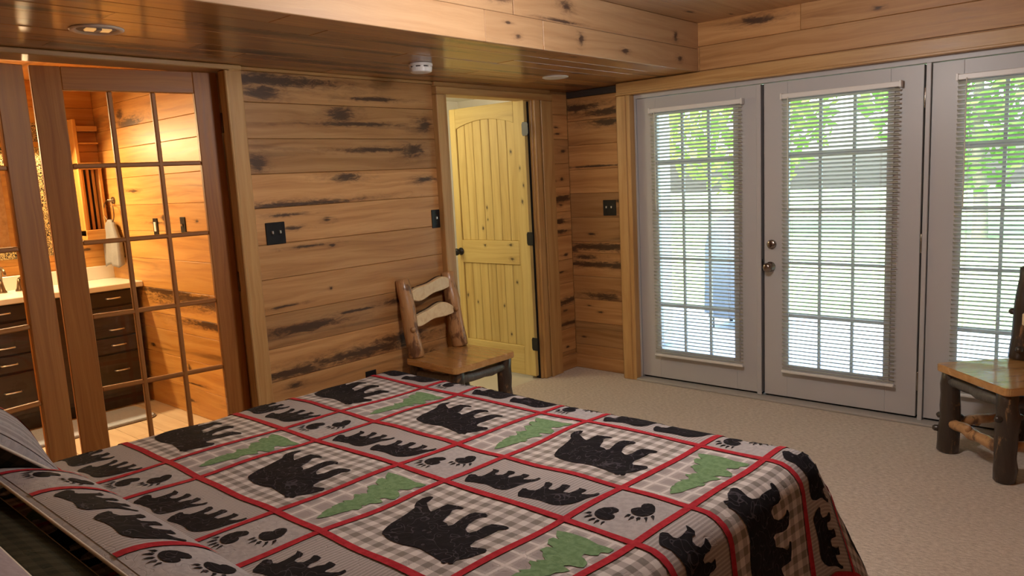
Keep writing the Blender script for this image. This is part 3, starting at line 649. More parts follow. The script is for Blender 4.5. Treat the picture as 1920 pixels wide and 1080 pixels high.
TOES = [[[0.022,0.065],[0.024,0.073],[0.032,0.076],[0.033,0.068],[0.018,0.056]],[[0.033,0.051],[0.035,0.062],[0.042,0.064],[0.044,0.056],[0.04,0.049],[0.032,0.037]],[[0.051,0.043],[0.053,0.052],[0.06,0.056],[0.061,0.048],[0.057,0.041],[0.052,0.029]],[[0.068,0.042],[0.068,0.051],[0.074,0.053],[0.076,0.047],[0.073,0.04],[0.074,0.025]],[[0.083,0.048],[0.084,0.055],[0.089,0.055],[0.089,0.047],[0.091,0.032]],[[0.11,0.115],[0.11,0.124],[0.117,0.127],[0.119,0.118],[0.115,0.113],[0.113,0.102]],[[0.125,0.113],[0.125,0.121],[0.131,0.123],[0.134,0.114],[0.131,0.108],[0.13,0.095]],[[0.14,0.116],[0.141,0.125],[0.148,0.126],[0.152,0.117],[0.148,0.113],[0.153,0.101],[0.145,0.111]],[[0.156,0.128],[0.157,0.135],[0.162,0.136],[0.167,0.126],[0.173,0.113],[0.171,0.113],[0.163,0.124]],[[0.165,0.144],[0.165,0.154],[0.173,0.151],[0.177,0.143],[0.182,0.131],[0.174,0.139]]]
TREE = [[0.13,0.042],[0.119,0.058],[0.119,0.07],[0.111,0.07],[0.101,0.097],[0.105,0.109],[0.098,0.111],[0.096,0.138],[0.101,0.152],[0.089,0.153],[0.108,0.173],[0.097,0.189],[0.083,0.195],[0.08,0.203],[0.1,0.211],[0.089,0.213],[0.105,0.228],[0.087,0.239],[0.074,0.254],[0.062,0.257],[0.065,0.277],[0.08,0.286],[0.056,0.292],[0.042,0.312],[0.045,0.325],[0.064,0.327],[0.045,0.337],[0.026,0.362],[0.052,0.368],[0.082,0.37],[0.115,0.37],[0.152,0.363],[0.168,0.367],[0.195,0.368],[0.195,0.347],[0.18,0.336],[0.184,0.321],[0.173,0.31],[0.156,0.305],[0.16,0.29],[0.173,0.286],[0.19,0.274],[0.197,0.252],[0.186,0.245],[0.167,0.241],[0.156,0.23],[0.184,0.22],[0.176,0.205],[0.163,0.193],[0.162,0.175],[0.153,0.169],[0.167,0.164],[0.17,0.146],[0.157,0.137],[0.159,0.126],[0.152,0.109],[0.149,0.088],[0.148,0.072],[0.139,0.054]]

# ================================================================== BATHROOM THINGS
v = thing('vanity_cabinet', 'dark wood bathroom vanity with small bar handles', 'cabinet', (-3.05, -3.52, 0))
box('body', (-0.25, -1.06, 0.10), (0.235, 1.06, 0.888), M['vanity'], v, 0.003)
box('toe_kick', (-0.24, -1.04, 0.0), (0.17, 1.04, 0.10), M['vanity'], v, 0.002)
def vfront(name, y0, y1, z0, z1, hz, hy=None):
    f = lbox(name, (0.235, y0, z0), (0.253, y1, z1), M['vanity'], v, 0.004, 1)
    if hz is not None:
        hy = (y0 + y1) / 2 if hy is None else hy
        h = obj('handle', MB().tube([(0.25, hy - 0.05, hz), (0.278, hy - 0.045, hz), (0.28, hy, hz), (0.278, hy + 0.045, hz), (0.25, hy + 0.05, hz)], 0.0055, 8).mesh('handle', smooth=True), M['chrome'], f)
        h.matrix_parent_inverse = LM[f.name].inverted()
for b in range(3):
    y1 = 1.03 - b * 0.70
    for z0, z1, hz in ((0.775, 0.880, 0.831), (0.550, 0.765, 0.602), (0.430, 0.542, 0.488)): vfront('drawer', y1 - 0.30, y1, z0, z1, hz)
    vfront('lower_drawer', y1 - 0.30, y1, 0.13, 0.42, 0.30)
    vfront('door', y1 - 0.69, y1 - 0.31, 0.13, 0.88, 0.62, y1 - 0.37)
ct = thing('vanity_countertop', 'white countertop with backsplash on the dark vanity', 'countertop', (-3.05, -3.52, 0.888))
box('slab', (-0.26, -1.10, 0.0), (0.27, 1.10, 0.042), M['counter'], ct, 0.006)
box('backsplash', (-0.26, -1.10, 0.042), (-0.240, 1.10, 0.142), M['counter'], ct, 0.003)
fa = thing('faucet', 'oiled bronze widespread faucet on the white countertop', 'faucet', (-3.17, -3.22, 0.93))
for y, h in ((-0.11, 0), (0.11, 0), (0.0, 1)):
    prof = [(0.030, 0.0), (0.030, 0.008), (0.022, 0.02), (0.014, 0.06), (0.011, 0.085)]
    obj('valve_base' if not h else 'spout_base', MB().lathe(prof, 16, (0, y, 0)).mesh('base', smooth=True), M['bronze'], fa)
    if h: obj('spout', MB().tube([(0, 0, 0.08), (0.01, 0, 0.15), (0.05, 0, 0.175), (0.10, 0, 0.16), (0.12, 0, 0.13)], [0.011, 0.011, 0.011, 0.010, 0.009], 10).mesh('spout', smooth=True), M['bronze'], fa)
    else: obj('lever', MB().tube([(0, y, 0.085), (0.02, y * 1.1, 0.098), (0.06, y * 1.5, 0.102)], [0.010, 0.008, 0.006], 8).mesh('lever', smooth=True), M['bronze'], fa)
mi = thing('bathroom_mirror', 'wall mirror with dark scrollwork frame above the vanity', 'mirror', (-3.308, -3.40, 1.15))
box('glass', (0.0, -0.52, 0.06), (0.012, 0.52, 0.68), M['mirror'], mi, 0.001)
for lo, hi in (((0, -0.60, 0.0), (0.03, 0.60, 0.085)), ((0, -0.60, 0.655), (0.03, 0.60, 0.79)), ((0, -0.60, 0.085), (0.03, -0.515, 0.655)), ((0, 0.515, 0.085), (0.03, 0.60, 0.655))):
    box('frame_bar', lo, hi, M['filigree'], mi, 0.004)
vl = thing('vanity_light', 'lit vanity light with scrollwork metal shade above the mirror', 'light', (-3.308, -3.32, 1.98))
box('back_plate', (0, -0.55, 0.0), (0.025, 0.55, 0.13), M['bronze'], vl, 0.003)
box('scrollwork_shade', (0.085, -0.56, 0.005), (0.092, 0.56, 0.125), M['filigree'], vl, 0.001)
for i in range(3): obj('glass_shade', MB().lathe([(0.022, -0.035), (0.040, 0.0), (0.042, 0.12), (0.034, 0.17)], 16, (0.055, -0.38 + 0.38 * i, 0.0)).mesh('glass_shade', smooth=True), M['shade_glow'], vl)
for y in (-3.70, -3.32, -2.94): lamp('vanity_bulb', 'AREA', (-3.17, y, 1.975), 17, (1.0, 0.68, 0.34), 0.09, (0, math.radians(-35), 0))
lamp('bathroom_ceiling_light', 'AREA', (-2.0, -4.2, 2.40), 30, (1.0, 0.63, 0.29), 0.3)  # extra unseen light added to brighten the bathroom
bl = thing('bathroom_ceiling_lamp', 'flat round ceiling lamp in the bathroom', 'light', (-2.0, -4.2, 2.42))
obj('lens', MB().lathe([(0.16, 0.0), (0.16, -0.010), (0.12, -0.014), (0.01, -0.015)], 28).mesh('lens', smooth=True), M['shade_glow'], bl)
obj('trim_ring', MB().lathe([(0.18, 0.0), (0.18, -0.012), (0.162, -0.016), (0.160, 0.0)], 28).mesh('trim_ring', smooth=True), M['bronze'], bl)
wc = thing('wall_cabinet', 'honey wood wall cabinet with slatted door in the bathroom corner', 'cabinet', (-3.31, -2.53, 1.27))
W = M['bath_plank']
lbox('side_panel', (0, -0.085, 0.0), (0.10, -0.060, 0.87), W, wc, 0.003); lbox('side_panel', (0, 0.055, 0.0), (0.10, 0.080, 0.53), W, wc, 0.003)
lbox('bottom_rail', (0, -0.085, -0.03), (0.11, 0.080, 0.045), W, wc, 0.003, 1); lbox('top_rail', (0, -0.085, 0.50), (0.11, 0.080, 0.55), W, wc, 0.003, 1)
lbox('shelf', (0, -0.06, 0.785), (0.10, 0.085, 0.822), W, wc, 0.003, 1); lbox('shelf', (0, -0.06, 0.69), (0.09, 0.085, 0.70), W, wc, 0.002, 1)
box('back_panel', (0.0, -0.06, 0.04), (0.008, 0.06, 0.51), M['vanity'], wc, 0.001)
for i in range(3): lbox('slat', (0.03, -0.050 + i * 0.038, 0.045), (0.042, -0.030 + i * 0.038, 0.50), W, wc, 0.002)
tr_ = thing('towel_ring', 'bronze towel ring on the bathroom plank wall', 'towel ring', (-3.13, -2.42, 1.53))
obj('wall_plate', MB().lathe([(0.026, 0), (0.026, -0.010), (0.010, -0.016), (0.010, -0.045)], 18, (0.0, 0, 0), 'y').mesh('wall_plate', smooth=True), M['bronze'], tr_)
obj('ring', MB().tube([(0.09 * math.sin(a), -0.045, -0.085 + 0.085 * math.cos(a)) for a in [2 * math.pi * i / 28 for i in range(29)]], 0.0045, 7, False).mesh('ring', smooth=True), M['bronze'], tr_)
tw = MB(); nx, nz = 14, 16
for s_ in (1, -1):
    for j in range(nz + 1):
        f = j / nz; w = 0.055 + 0.075 * min(1, f * 2.2)
        for i in range(nx + 1):
            a = i / nx * 2 - 1
            tw.v.append((a * w, -0.045 - s_ * (0.014 + 0.010 * f) + 0.010 * math.sin(a * 7 + f * 2) * f - 0.01 * f, -0.155 - 0.34 * f * (1 if s_ > 0 else 0.93) + 0.012 * math.cos(a * 3)))
st = (nx + 1) * (nz + 1)
for s_ in range(2):
    for j in range(nz):
        for i in range(nx):
            q = s_ * st + j * (nx + 1) + i; tw.f.append((q, q + 1, q + nx + 2, q + nx + 1) if s_ == 0 else (q, q + nx + 1, q + nx + 2, q + 1))
for i in range(nx): tw.f.append((i, st + i, st + i + 1, i + 1))
for j in range(nz):
    for e in (0, nx): q = j * (nx + 1) + e; tw.f.append((q, q + nx + 1, st + q + nx + 1, st + q))
for i in range(nx): q = nz * (nx + 1) + i; tw.f.append((q, q + 1, st + q + 1, st + q))
o = obj('hand_towel', tw.mesh('hand_towel', smooth=True), M['towel'], None, (-3.13, -2.42, 1.53)); tag(o, 'grey hand towel hanging from the towel ring', 'towel')
rg = thing('bath_rug', 'grey bath rug with dark edge in front of the vanity', 'rug', (-2.63, -3.25, 0.0))
def rrect(x0, y0, x1, y1, r, n=6):
    out = []
    for cx, cy, a0 in ((x1 - r, y1 - r, 0), (x0 + r, y1 - r, 90), (x0 + r, y0 + r, 180), (x1 - r, y0 + r, 270)):
        for i in range(n + 1):
            a = math.radians(a0 + 90 * i / n); out.append((cx + r * math.cos(a), cy + r * math.sin(a)))
    return out
obj('binding', MB().prism(rrect(-0.155, -0.75, 0.265, 0.665, 0.08), 0.0, 0.010).mesh('binding', 0.002), M['rug_edge'], rg)
obj('pile', MB().prism(rrect(-0.143, -0.738, 0.253, 0.653, 0.07), 0.004, 0.020).mesh('pile', 0.005), M['rug'], rg)

# ================================================================== WALL FITTINGS
def switch(loc, rotz, gang, label, h=0.118, rocker=False):
    """plate lies in its own XZ plane, facing own -Y"""
    t = thing('light_switch', label, 'light switch', loc, rotz); w = 0.058 + 0.046 * (gang - 1) + 0.012
    box('plate', (-w / 2, -0.007, -h / 2), (w / 2, 0.001, h / 2), M['black_metal'], t, 0.0025)
    for i in range(gang):
        x = (i - (gang - 1) / 2) * 0.046
        if rocker: box('rocker', (x - 0.016, -0.011, -0.033), (x + 0.016, -0.006, 0.033), M['white_plastic'], t, 0.002)
        else:
            box('toggle', (x - 0.0045, -0.018, -0.002), (x + 0.0045, -0.006, 0.014), M['chrome'], t, 0.0015)
            box('toggle_plate', (x - 0.006, -0.0085, -0.013), (x + 0.006, -0.0065, 0.013), M['black_metal'], t, 0.001)
        for z in (-0.042, 0.042): obj('screw', MB().lathe([(0.0032, -0.007), (0.0032, -0.0085), (0.001, -0.009)], 8, (x, 0, z), 'y').mesh('screw'), M['black_metal'], t)
    return t
switch((XL - 0.0005, -2.572, 1.318), math.radians(90), 2, 'black double light switch on the plank wall beside bathroom casing')
switch((XL - 0.0005, -1.405, 1.308), math.radians(90), 1, 'black single light switch on the plank wall beside pine door')
switch((-0.279, YF + 0.0005, 1.281), 0, 2, 'black double light switch on the alcove wall beside glazed doors')
switch((-2.446, -2.4195, 1.332), 0, 1, 'rocker switch plate on bathroom wall, nearer the towel', rocker=True)
switch((-2.026, -2.4195, 1.340), 0, 1, 'toggle switch plate on bathroom wall, farther from the towel')
t = thing('wall_outlet', 'black wall outlet low on the plank wall behind the bed', 'outlet', (XL - 0.0005, -2.02, 0.375), math.radians(90))
box('plate', (-0.040, -0.006, -0.06), (0.040, 0.001, 0.06), M['black_metal'], t, 0.0025)
for z in (-0.02, 0.02): box('receptacle', (-0.016, -0.008, z - 0.014), (0.016, -0.005, z + 0.014), M['black_metal'], t, 0.002)
sd = thing('smoke_detector', 'round white smoke detector under the soffit near the pine door', 'smoke detector', (-0.125, -1.925, ZS))
obj('base', MB().lathe([(0.062, 0.0), (0.064, -0.004), (0.064, -0.013), (0.060, -0.016)], 32).mesh('base', smooth=False), M['white_plastic'], sd)
obj('vent_ring', MB().lathe([(0.054, -0.015), (0.054, -0.023)], 32).mesh('vent_ring'), M['black_metal'], sd)
for i in range(8):
    a = math.radians(45 * i + 10); obj('vent_post', MB().box((0.05, -0.008, -0.024), (0.060, 0.008, -0.014)).mesh('vent_post'), M['white_plastic'], sd, (0, 0, 0), (0, 0, a))
obj('cover', MB().lathe([(0.060, -0.022), (0.061, -0.026), (0.058, -0.044), (0.050, -0.048), (0.01, -0.049)], 32).mesh('cover', smooth=False), M['white_plastic'], sd)
rl = thing('recessed_light', 'round eyeball downlight glowing amber in the soffit above bathroom doors', 'light', (-0.098, -3.568, ZS))
obj('trim_ring', MB().lathe([(0.070, 0.03), (0.070, -0.002), (0.085, -0.007), (0.094, -0.003), (0.094, 0.001), (0.068, 0.0), (0.066, 0.03)], 40).mesh('trim_ring', smooth=True), plain('cream_trim_ring', (0.72, 0.60, 0.50), 0.4), rl)
obj('baffle_cup', MB().lathe([(0.068, 0.0), (0.066, 0.02), (0.03, 0.022)], 32).mesh('baffle_cup', smooth=True), M['baffle'], rl)
for a in (-0.040, 0.012): box('lens', (-0.022, a, -0.006), (0.024, a + 0.036, 0.004), M['lamp_glow'], rl, 0.003)
box('yoke', (-0.024, -0.006, -0.008), (0.026, 0.013, 0.004), M['baffle'], rl, 0.002)
rl.rotation_euler = (0, 0, math.radians(-8))
r2 = thing('recessed_light', 'flat white unlit downlight in the soffit above the pine door', 'light', (-0.118, -0.763, ZS))
obj('trim_ring', MB().lathe([(0.085, 0.002), (0.085, -0.004), (0.074, -0.008), (0.070, -0.006)], 40).mesh('trim_ring', smooth=True), M['white_plastic'], r2)
obj('lens', MB().lathe([(0.072, -0.004), (0.06, -0.0065), (0.01, -0.0075)], 32).mesh('lens', smooth=True), M['white_plastic'], r2)
cl = thing('ceiling_lamp', 'round opal dome ceiling lamp over the bed', 'light', (1.55, -2.45, ZC))  # unseen lamp added to carry the room's fill light
obj('canopy', MB().lathe([(0.16, 0.0), (0.17, -0.02), (0.15, -0.03)], 32).mesh('canopy', smooth=True), M['bronze'], cl)
obj('dome', MB().lathe([(0.15, -0.028), (0.148, -0.05), (0.12, -0.09), (0.06, -0.115), (0.01, -0.12)], 32).mesh('dome', smooth=True), M['dome_glow'], cl)
lamp('room_light', 'POINT', (1.55, -2.45, ZC - 0.30), 64, (1.0, 0.94, 0.90), 0.14)  # fill added to bring the room up to brightness

# ================================================================== LOG CHAIRS
def bent(p0, p1, n, amp, seed):
    r_ = random.Random(seed); p0, p1 = Vector(p0), Vector(p1); out = []
    for i in range(n + 1):
        f = i / n; e = 0 if i in (0, n) else 1
        out.append(p0.lerp(p1, f) + Vector((r_.uniform(-amp, amp), r_.uniform(-amp, amp), r_.uniform(-amp, amp))) * e)
    return out
def log(name, p0, p1, r0, r1, mat, parent, seed, knobs=0, n=7, amp=0.006):
    r_ = random.Random(seed); pts = bent(p0, p1, n, amp, seed)
    rad = [(r0 + (r1 - r0) * i / n) * r_.uniform(0.93, 1.09) for i in range(n + 1)]
    d = (pts[-1] - pts[0]).normalized()
    pts = [pts[0] - d * 0.0] + pts + [pts[-1] + d * 0.006]; rad = [rad[0] * 0.8] + rad + [rad[-1] * 0.78]; pts[1] = pts[1] + d * 0.008
    m = MB().tube(pts, rad, 14, True, 0.035, seed)
    for _ in range(knobs):
        i = r_.randrange(2, n); c = pts[i]; a = d.orthogonal().normalized(); a.rotate(Matrix.Rotation(r_.uniform(0, 6.28), 3, d))
        m.tube([c + a * rad[i] * 0.6, c + a * (rad[i] + 0.012), c + a * (rad[i] + 0.022)], [0.02, 0.017, 0.009], 8)
    return obj(name, m.mesh(name, smooth=True), M[mat], parent)
def log_chair(loc, rotz, label, seed, legs, posts, spread=0.185, lean=-0.280):
    """own +X is the front; seat top at 0.472"""
    t = thing('log_chair', label, 'chair', loc, rotz, 'rustic log chairs'); hd, hw = 0.235, 0.258
    out = []
    for cx, cy, a0, r in ((hd - 0.03, hw - 0.03, 0, 0.03), (-hd + 0.02, hw - 0.035, 90, 0.02), (-hd + 0.02, -hw + 0.035, 180, 0.02), (hd - 0.03, -hw + 0.03, 270, 0.03)):
        for i in range(5): a = math.radians(a0 + 22.5 * i); out.append((cx + r * math.cos(a), cy + r * math.sin(a)))
    s = obj('seat', MB().prism(out, 0.434, 0.472).mesh('seat', 0.008, 2), M['seat'], t)
    log('front_leg', (0.185, 0.205, 0.0), (0.180, 0.200, 0.434), 0.050, 0.046, legs, t, seed + 1, 4)
    log('front_leg', (0.185, -0.205, 0.0), (0.180, -0.200, 0.434), 0.052, 0.048, legs, t, seed + 2, 4)
    log('back_leg', (-0.200, 0.200, 0.0), (-0.195, 0.195, 0.434), 0.040, 0.038, legs, t, seed + 3, 1)
    log('back_leg', (-0.200, -0.200, 0.0), (-0.195, -0.195, 0.434), 0.040, 0.038, legs, t, seed + 4, 1)
    for i, sy in enumerate((-1, 1)): log('back_post', (-0.195, sy * spread, 0.470), (lean, sy * (spread + 0.005), 0.952), 0.050, 0.045, posts, t, seed + 5 + i, 2, 8, 0.007)
    log('front_rail', (0.185, -0.19, 0.385), (0.185, 0.19, 0.385), 0.032, 0.030, 'log_grey', t, seed + 8)
    for i, sy in enumerate((-1, 1)):
        log('side_rail', (-0.19, sy * 0.20, 0.375), (0.17, sy * 0.20, 0.385), 0.026, 0.030, 'log_grey' if sy < 0 else 'log_bark', t, seed + 10 + i)
        log('stretcher', (-0.19, sy * 0.20, 0.17), (0.175, sy * 0.20, 0.16), 0.022, 0.026, 'log_peeled', t, seed + 13 + i, 1)
    log('front_stretcher', (0.185, -0.19, 0.165), (0.185, 0.19, 0.155), 0.027, 0.030, 'log_peeled', t, seed + 16, 1)
    for zc, xb, ph in ((0.875, -0.183 + (lean + 0.195), 0.0), (0.712, -0.195 + (lean + 0.195) * 0.5, 1.3)):   # wavy live-edge back boards
        n = 12; top, bot = [], []
        for i in range(n + 1):
            f = i / n; y = -(spread - 0.025) + 2 * (spread - 0.025) * f
            c = zc + 0.022 * math.sin((f - 0.5) * 4.2 + ph * 0.6); h = 0.043 - 0.018 * abs(2 * f - 1) ** 3 + 0.006 * math.sin(f * 9 + ph)
            top.append((y, c + h)); bot.append((y, c - h))
        m = MB().prism(bot + top[::-1], -0.018, 0.018, (1, 2, 0)).mesh('back_slat', 0.005)
        b = obj('back_slat', m, M['slat'], t, (xb + 0.018, 0, 0)); knots(b, [])
        e = obj('bark_edge', MB().tube([(xb - 0.010, y, z - 0.008) for y, z in top], 0.011, 8).mesh('bark_edge', smooth=True), M['log_bark'], t)
    return t
c1 = log_chair((-0.335, -1.565, 0.0), math.radians(-1.5), 'log chair with peeled posts and cream back slats against the plank wall', 11, 'log_bark', 'log_peeled')
c2 = log_chair((2.405, -0.425, 0.0), math.radians(-133.5), 'log chair with dark bark legs in front of the glazed doors', 42, 'log_bark', 'log_bark', 0.210, -0.238)

# ================================================================== BED AND QUILT
SHEAR = 0.056
BX, BY, BZ = 2.07, -2.615, 0.652
def bed_pt(u, v, z): return Vector((BX + 1.004 * u + SHEAR * v, BY + 0.006 * u + 1.015 * v, z))
UL, UR, VF, VH = -1.885, 0.030, 0.105, -1.93
bed = thing('bed', 'king mattress and box spring under the bear patchwork quilt', 'bed', (BX + 1.004 * -0.93 + SHEAR * -0.9, BY - 0.9, 0.0))
BO = bed.location.copy()
def slab(name, u0, u1, v0, v1, z0, z1, mat, bevel, seg):
    m = MB(); c = [bed_pt(u, v, z) - BO for z in (z0, z1) for u, v in ((u0, v0), (u1, v0), (u1, v1), (u0, v1))]
    m.v = [tuple(p) for p in c]; m.f = [(0, 3, 2, 1), (4, 5, 6, 7), (0, 1, 5, 4), (1, 2, 6, 5), (2, 3, 7, 6), (3, 0, 4, 7)]
    return obj(name, m.mesh(name, bevel, seg, False), mat, bed)
slab('mattress', UL - 0.045, UR + 0.045, VH - 0.05, VF + 0.045, 0.36, BZ - 0.022, M['mattress'], 0.05, 3)
slab('box_spring', UL - 0.03, UR + 0.03, VH - 0.05, VF + 0.03, 0.16, 0.355, M['bed_base'], 0.01, 1)
for u in (UL + 0.05, UR - 0.05, -0.93):
    for v in (VH + 0.1, VF - 0.1):
        p = bed_pt(u, v, 0) - BO; obj('bed_leg', MB().lathe([(0.022, 0.0), (0.025, 0.01), (0.03, 0.165)], 14, (p.x, p.y, 0)).mesh('bed_leg'), M['black_metal'], bed)

ER = 0.085
def drape(u, v):
    su = 1 if u > UR else (-1 if u < UL else 0)
    du = (u - UR) if su > 0 else ((UL - u) if su < 0 else 0.0); dv = max(0.0, v - VF)
    cu, cv = min(max(u, UL), UR), min(v, VF); d = math.hypot(du, dv)
    wav = 0.0025 * math.sin(u * 9.1 + v * 3.3) + 0.0025 * math.sin(v * 11.7 - u * 4.1) + 0.002 * math.sin(u * 23 + 1) * math.sin(v * 19)
    if d < 1e-9: return bed_pt(u, v, BZ + wav)
    eu, ev = su * du / d, dv / d
    corner = 4 * eu * eu * ev * ev
    th = math.radians(84 - 17 * corner ** 0.7)
    arc = ER * th
    if d < arc: a = d / ER; h, dz = ER * math.sin(a), ER * (1 - math.cos(a))
    else:
        h, dz = ER * math.sin(th) + (d - arc) * math.cos(th), ER * (1 - math.cos(th)) + (d - arc) * math.sin(th)
    k = min(1.0, d / 0.45)
    h += k * k * 0.020 * (math.sin((cu if dv > du else cv) * 13.0) + 0.6 * math.sin((cu if dv > du else cv) * 5.3 + 1.0)) * (1 - corner) + 0.012 * k * math.sin(math.atan2(dv, du + 1e-9) * 9) * corner
    return bed_pt(cu + eu * h, cv + ev * h, max(0.02, BZ - dz + wav * (1 - k)))
def surf(fn, u, v, off):
    e = 0.004; p = fn(u, v); n = (fn(u + e, v) - fn(u - e, v)).cross(fn(u, v + e) - fn(u, v - e))
    if n.length < 1e-12: n = Vector((0, 0, 1))
    return p + n.normalized() * off
def patch(name, polys, fn, off, mat, parent, origin, cell=0.026, clip=None, uvo=(0, 0)):
    """flat cloth outlines (metres of cloth) cut on a fine grid and laid over the surface fn"""
    bm = bmesh.new()
    for poly in polys:
        vs = [bm.verts.new((p[0], p[1], 0)) for p in poly]
        f = bm.faces.new(vs)
        f.normal_update()
        if f.normal.z < 0: f.normal_flip()
    if any(len(p) > 4 for p in polys): bmesh.ops.triangulate(bm, faces=bm.faces[:], ngon_method='EAR_CLIP')
    def cut(co, no, clear=False): bmesh.ops.bisect_plane(bm, geom=bm.verts[:] + bm.edges[:] + bm.faces[:], dist=1e-6, plane_co=co, plane_no=no, clear_outer=clear)
    if clip:
        u0, u1, v0, v1 = clip
        cut((u1, 0, 0), (1, 0, 0), True); cut((u0, 0, 0), (-1, 0, 0), True); cut((0, v1, 0), (0, 1, 0), True); cut((0, v0, 0), (0, -1, 0), True)
    if not bm.faces: bm.free(); return None
    us = [x.co.x for x in bm.verts]; vs_ = [x.co.y for x in bm.verts]
    for lo, hi, ax in ((min(us), max(us), 0), (min(vs_), max(vs_), 1)):
        k = math.floor(lo / cell) + 1
        while k * cell < hi - 1e-6:
            cut((k * cell, 0, 0) if ax == 0 else (0, k * cell, 0), (1, 0, 0) if ax == 0 else (0, 1, 0)); k += 1
    uvl = bm.loops.layers.uv.new('UVMap')
    for f in bm.faces:
        f.smooth = True
        for l in f.loops: l[uvl].uv = (l.vert.co.x + uvo[0], l.vert.co.y + uvo[1])
    for x in bm.verts: x.co = surf(fn, x.co.x, x.co.y, off) - origin
    me = bpy.data.meshes.new(name); bm.to_mesh(me); bm.free()
    return obj(name, me, mat, parent)
def sheet(name, fn, u0, u1, v0, v1, nu, nv, t, mat, parent, origin, top=0.0):
    m = MB()
    for off in (top, top - t):
        for j in range(nv + 1):
            for i in range(nu + 1): m.v.append(tuple(surf(fn, u0 + (u1 - u0) * i / nu, v0 + (v1 - v0) * j / nv, off) - origin))
    N = (nu + 1) * (nv + 1)
    for j in range(nv):
        for i in range(nu):
            q = j * (nu + 1) + i; m.f += [(q, q + 1, q + nu + 2, q + nu + 1), (N + q, N + q + nu + 1, N + q + nu + 2, N + q + 1)]
    for i in range(nu): m.f += [(i, N + i, N + i + 1, i + 1), (nv * (nu + 1) + i, nv * (nu + 1) + i + 1, N + nv * (nu + 1) + i + 1, N + nv * (nu + 1) + i)]
    for j in range(nv):
        a, b = j * (nu + 1), (j + 1) * (nu + 1); m.f += [(a, b, N + b, N + a), (a + nu, N + a + nu, N + b + nu, b + nu)]
    me = bpy.data.meshes.new(name); me.from_pydata(m.v, [], m.f); me.update()
    for p in me.polygons: p.use_smooth = True
    return obj(name, me, mat, parent)

def pattern(fn, parent, origin, u0, u1, v0, v1, cols, rws, clip=None, mirror_from=1e9, sash=0.011, whole=False):
    """patchwork: cols / rws are lists of (a, b, wide) bands"""
    clip = clip or (u0, u1, v0, v1)
    def sh(poly, a, b, mir=None): return [((a + (mir - p[0] if mir else p[0])), b + p[1]) for p in (poly if not mir else poly[::-1])]
    for a, b, cw in cols:
        for c, d, rw in rws:
            if b <= clip[0] or a >= clip[1] or d <= clip[2] or c >= clip[3]: continue
            mat = 'gingham' if cw and rw else ('plaid' if rw else ('ticking' if cw else 'mottle'))
            patch('quilt_block', [[(a, c), (b, c), (b, d), (a, d)]], fn, 0.0012, M[mat], parent, origin, 0.026, clip, (RND.random(), RND.random()) if mat != 'gingham' else (0.011, 0.006))
            if whole and (c < clip[2] - 0.03 or d > clip[3] + 0.03 or a < clip[0] - 0.03 or b > clip[1] + 0.03): continue
            if cw and rw: patch('bear_patch', [sh(BEAR, a, c, (b - a) if a >= mirror_from else None)], fn, 0.0030, M['black_cloth'], parent, origin, 0.026, clip, (RND.random(), 0))
            elif rw: patch('tree_patch', [sh(TREE, a, c)], fn, 0.0030, M['green'], parent, origin, 0.026, clip)
            elif cw:
                for q in (CUB_A, CUB_B): patch('bear_patch', [sh(q, a, c)], fn, 0.0030, M['black_cloth'], parent, origin, 0.026, clip, (RND.random(), 0))
            else:
                patch('paw_patch', [sh(PAD_A, a, c)] + [sh(q, a, c) for q in TOES[:5]], fn, 0.0030, M['black_cloth'], parent, origin, 0.026, clip)
                patch('paw_patch', [sh(PAD_B, a, c)] + [sh(q, a, c) for q in TOES[5:]], fn, 0.0030, M['black_cloth'], parent, origin, 0.026, clip)
    for x in sorted({a for a, b, w in cols} | {b for a, b, w in cols}):
        if clip[0] + 0.01 < x < clip[1] - 0.01: patch('sashing_strip', [[(x - sash, clip[2]), (x + sash, clip[2]), (x + sash, clip[3]), (x - sash, clip[3])]], fn, 0.0040, M['red'], parent, origin, 0.026, clip)
    for y in sorted({c for c, d, w in rws} | {d for c, d, w in rws}):
        if clip[2] + 0.01 < y < clip[3] - 0.01: patch('sashing_strip', [[(clip[0], y - sash), (clip[1], y - sash), (clip[1], y + sash), (clip[0], y + sash)]], fn, 0.0046, M['red'], parent, origin, 0.026, clip)

cols = []; x = -0.215 - 0.665 * 4
for i in range(6):
    cols.append((x, x + 0.215, False)); cols.append((x + 0.215, x + 0.665, True)); x += 0.665
rws = []; y = -0.67 * 3
for i in range(5):
    rws.append((y, y + 0.25, False)); rws.append((y + 0.25, y + 0.67, True)); y += 0.67
QU0, QU1, QV0, QV1 = -2.40, 0.56, -1.62, 0.60
qt = thing('quilt', 'patchwork quilt with black bears, green trees and red strips covering the bed', 'quilt', tuple(bed_pt(-0.93, -0.6, BZ)))
QO = qt.location.copy()
sheet('lining', drape, QU0, QU1, QV0, QV1, 116, 88, 0.008, M['mottle'], qt, QO)
pattern(drape, qt, QO, QU0, QU1, QV0, QV1, cols, rws, mirror_from=-0.02)

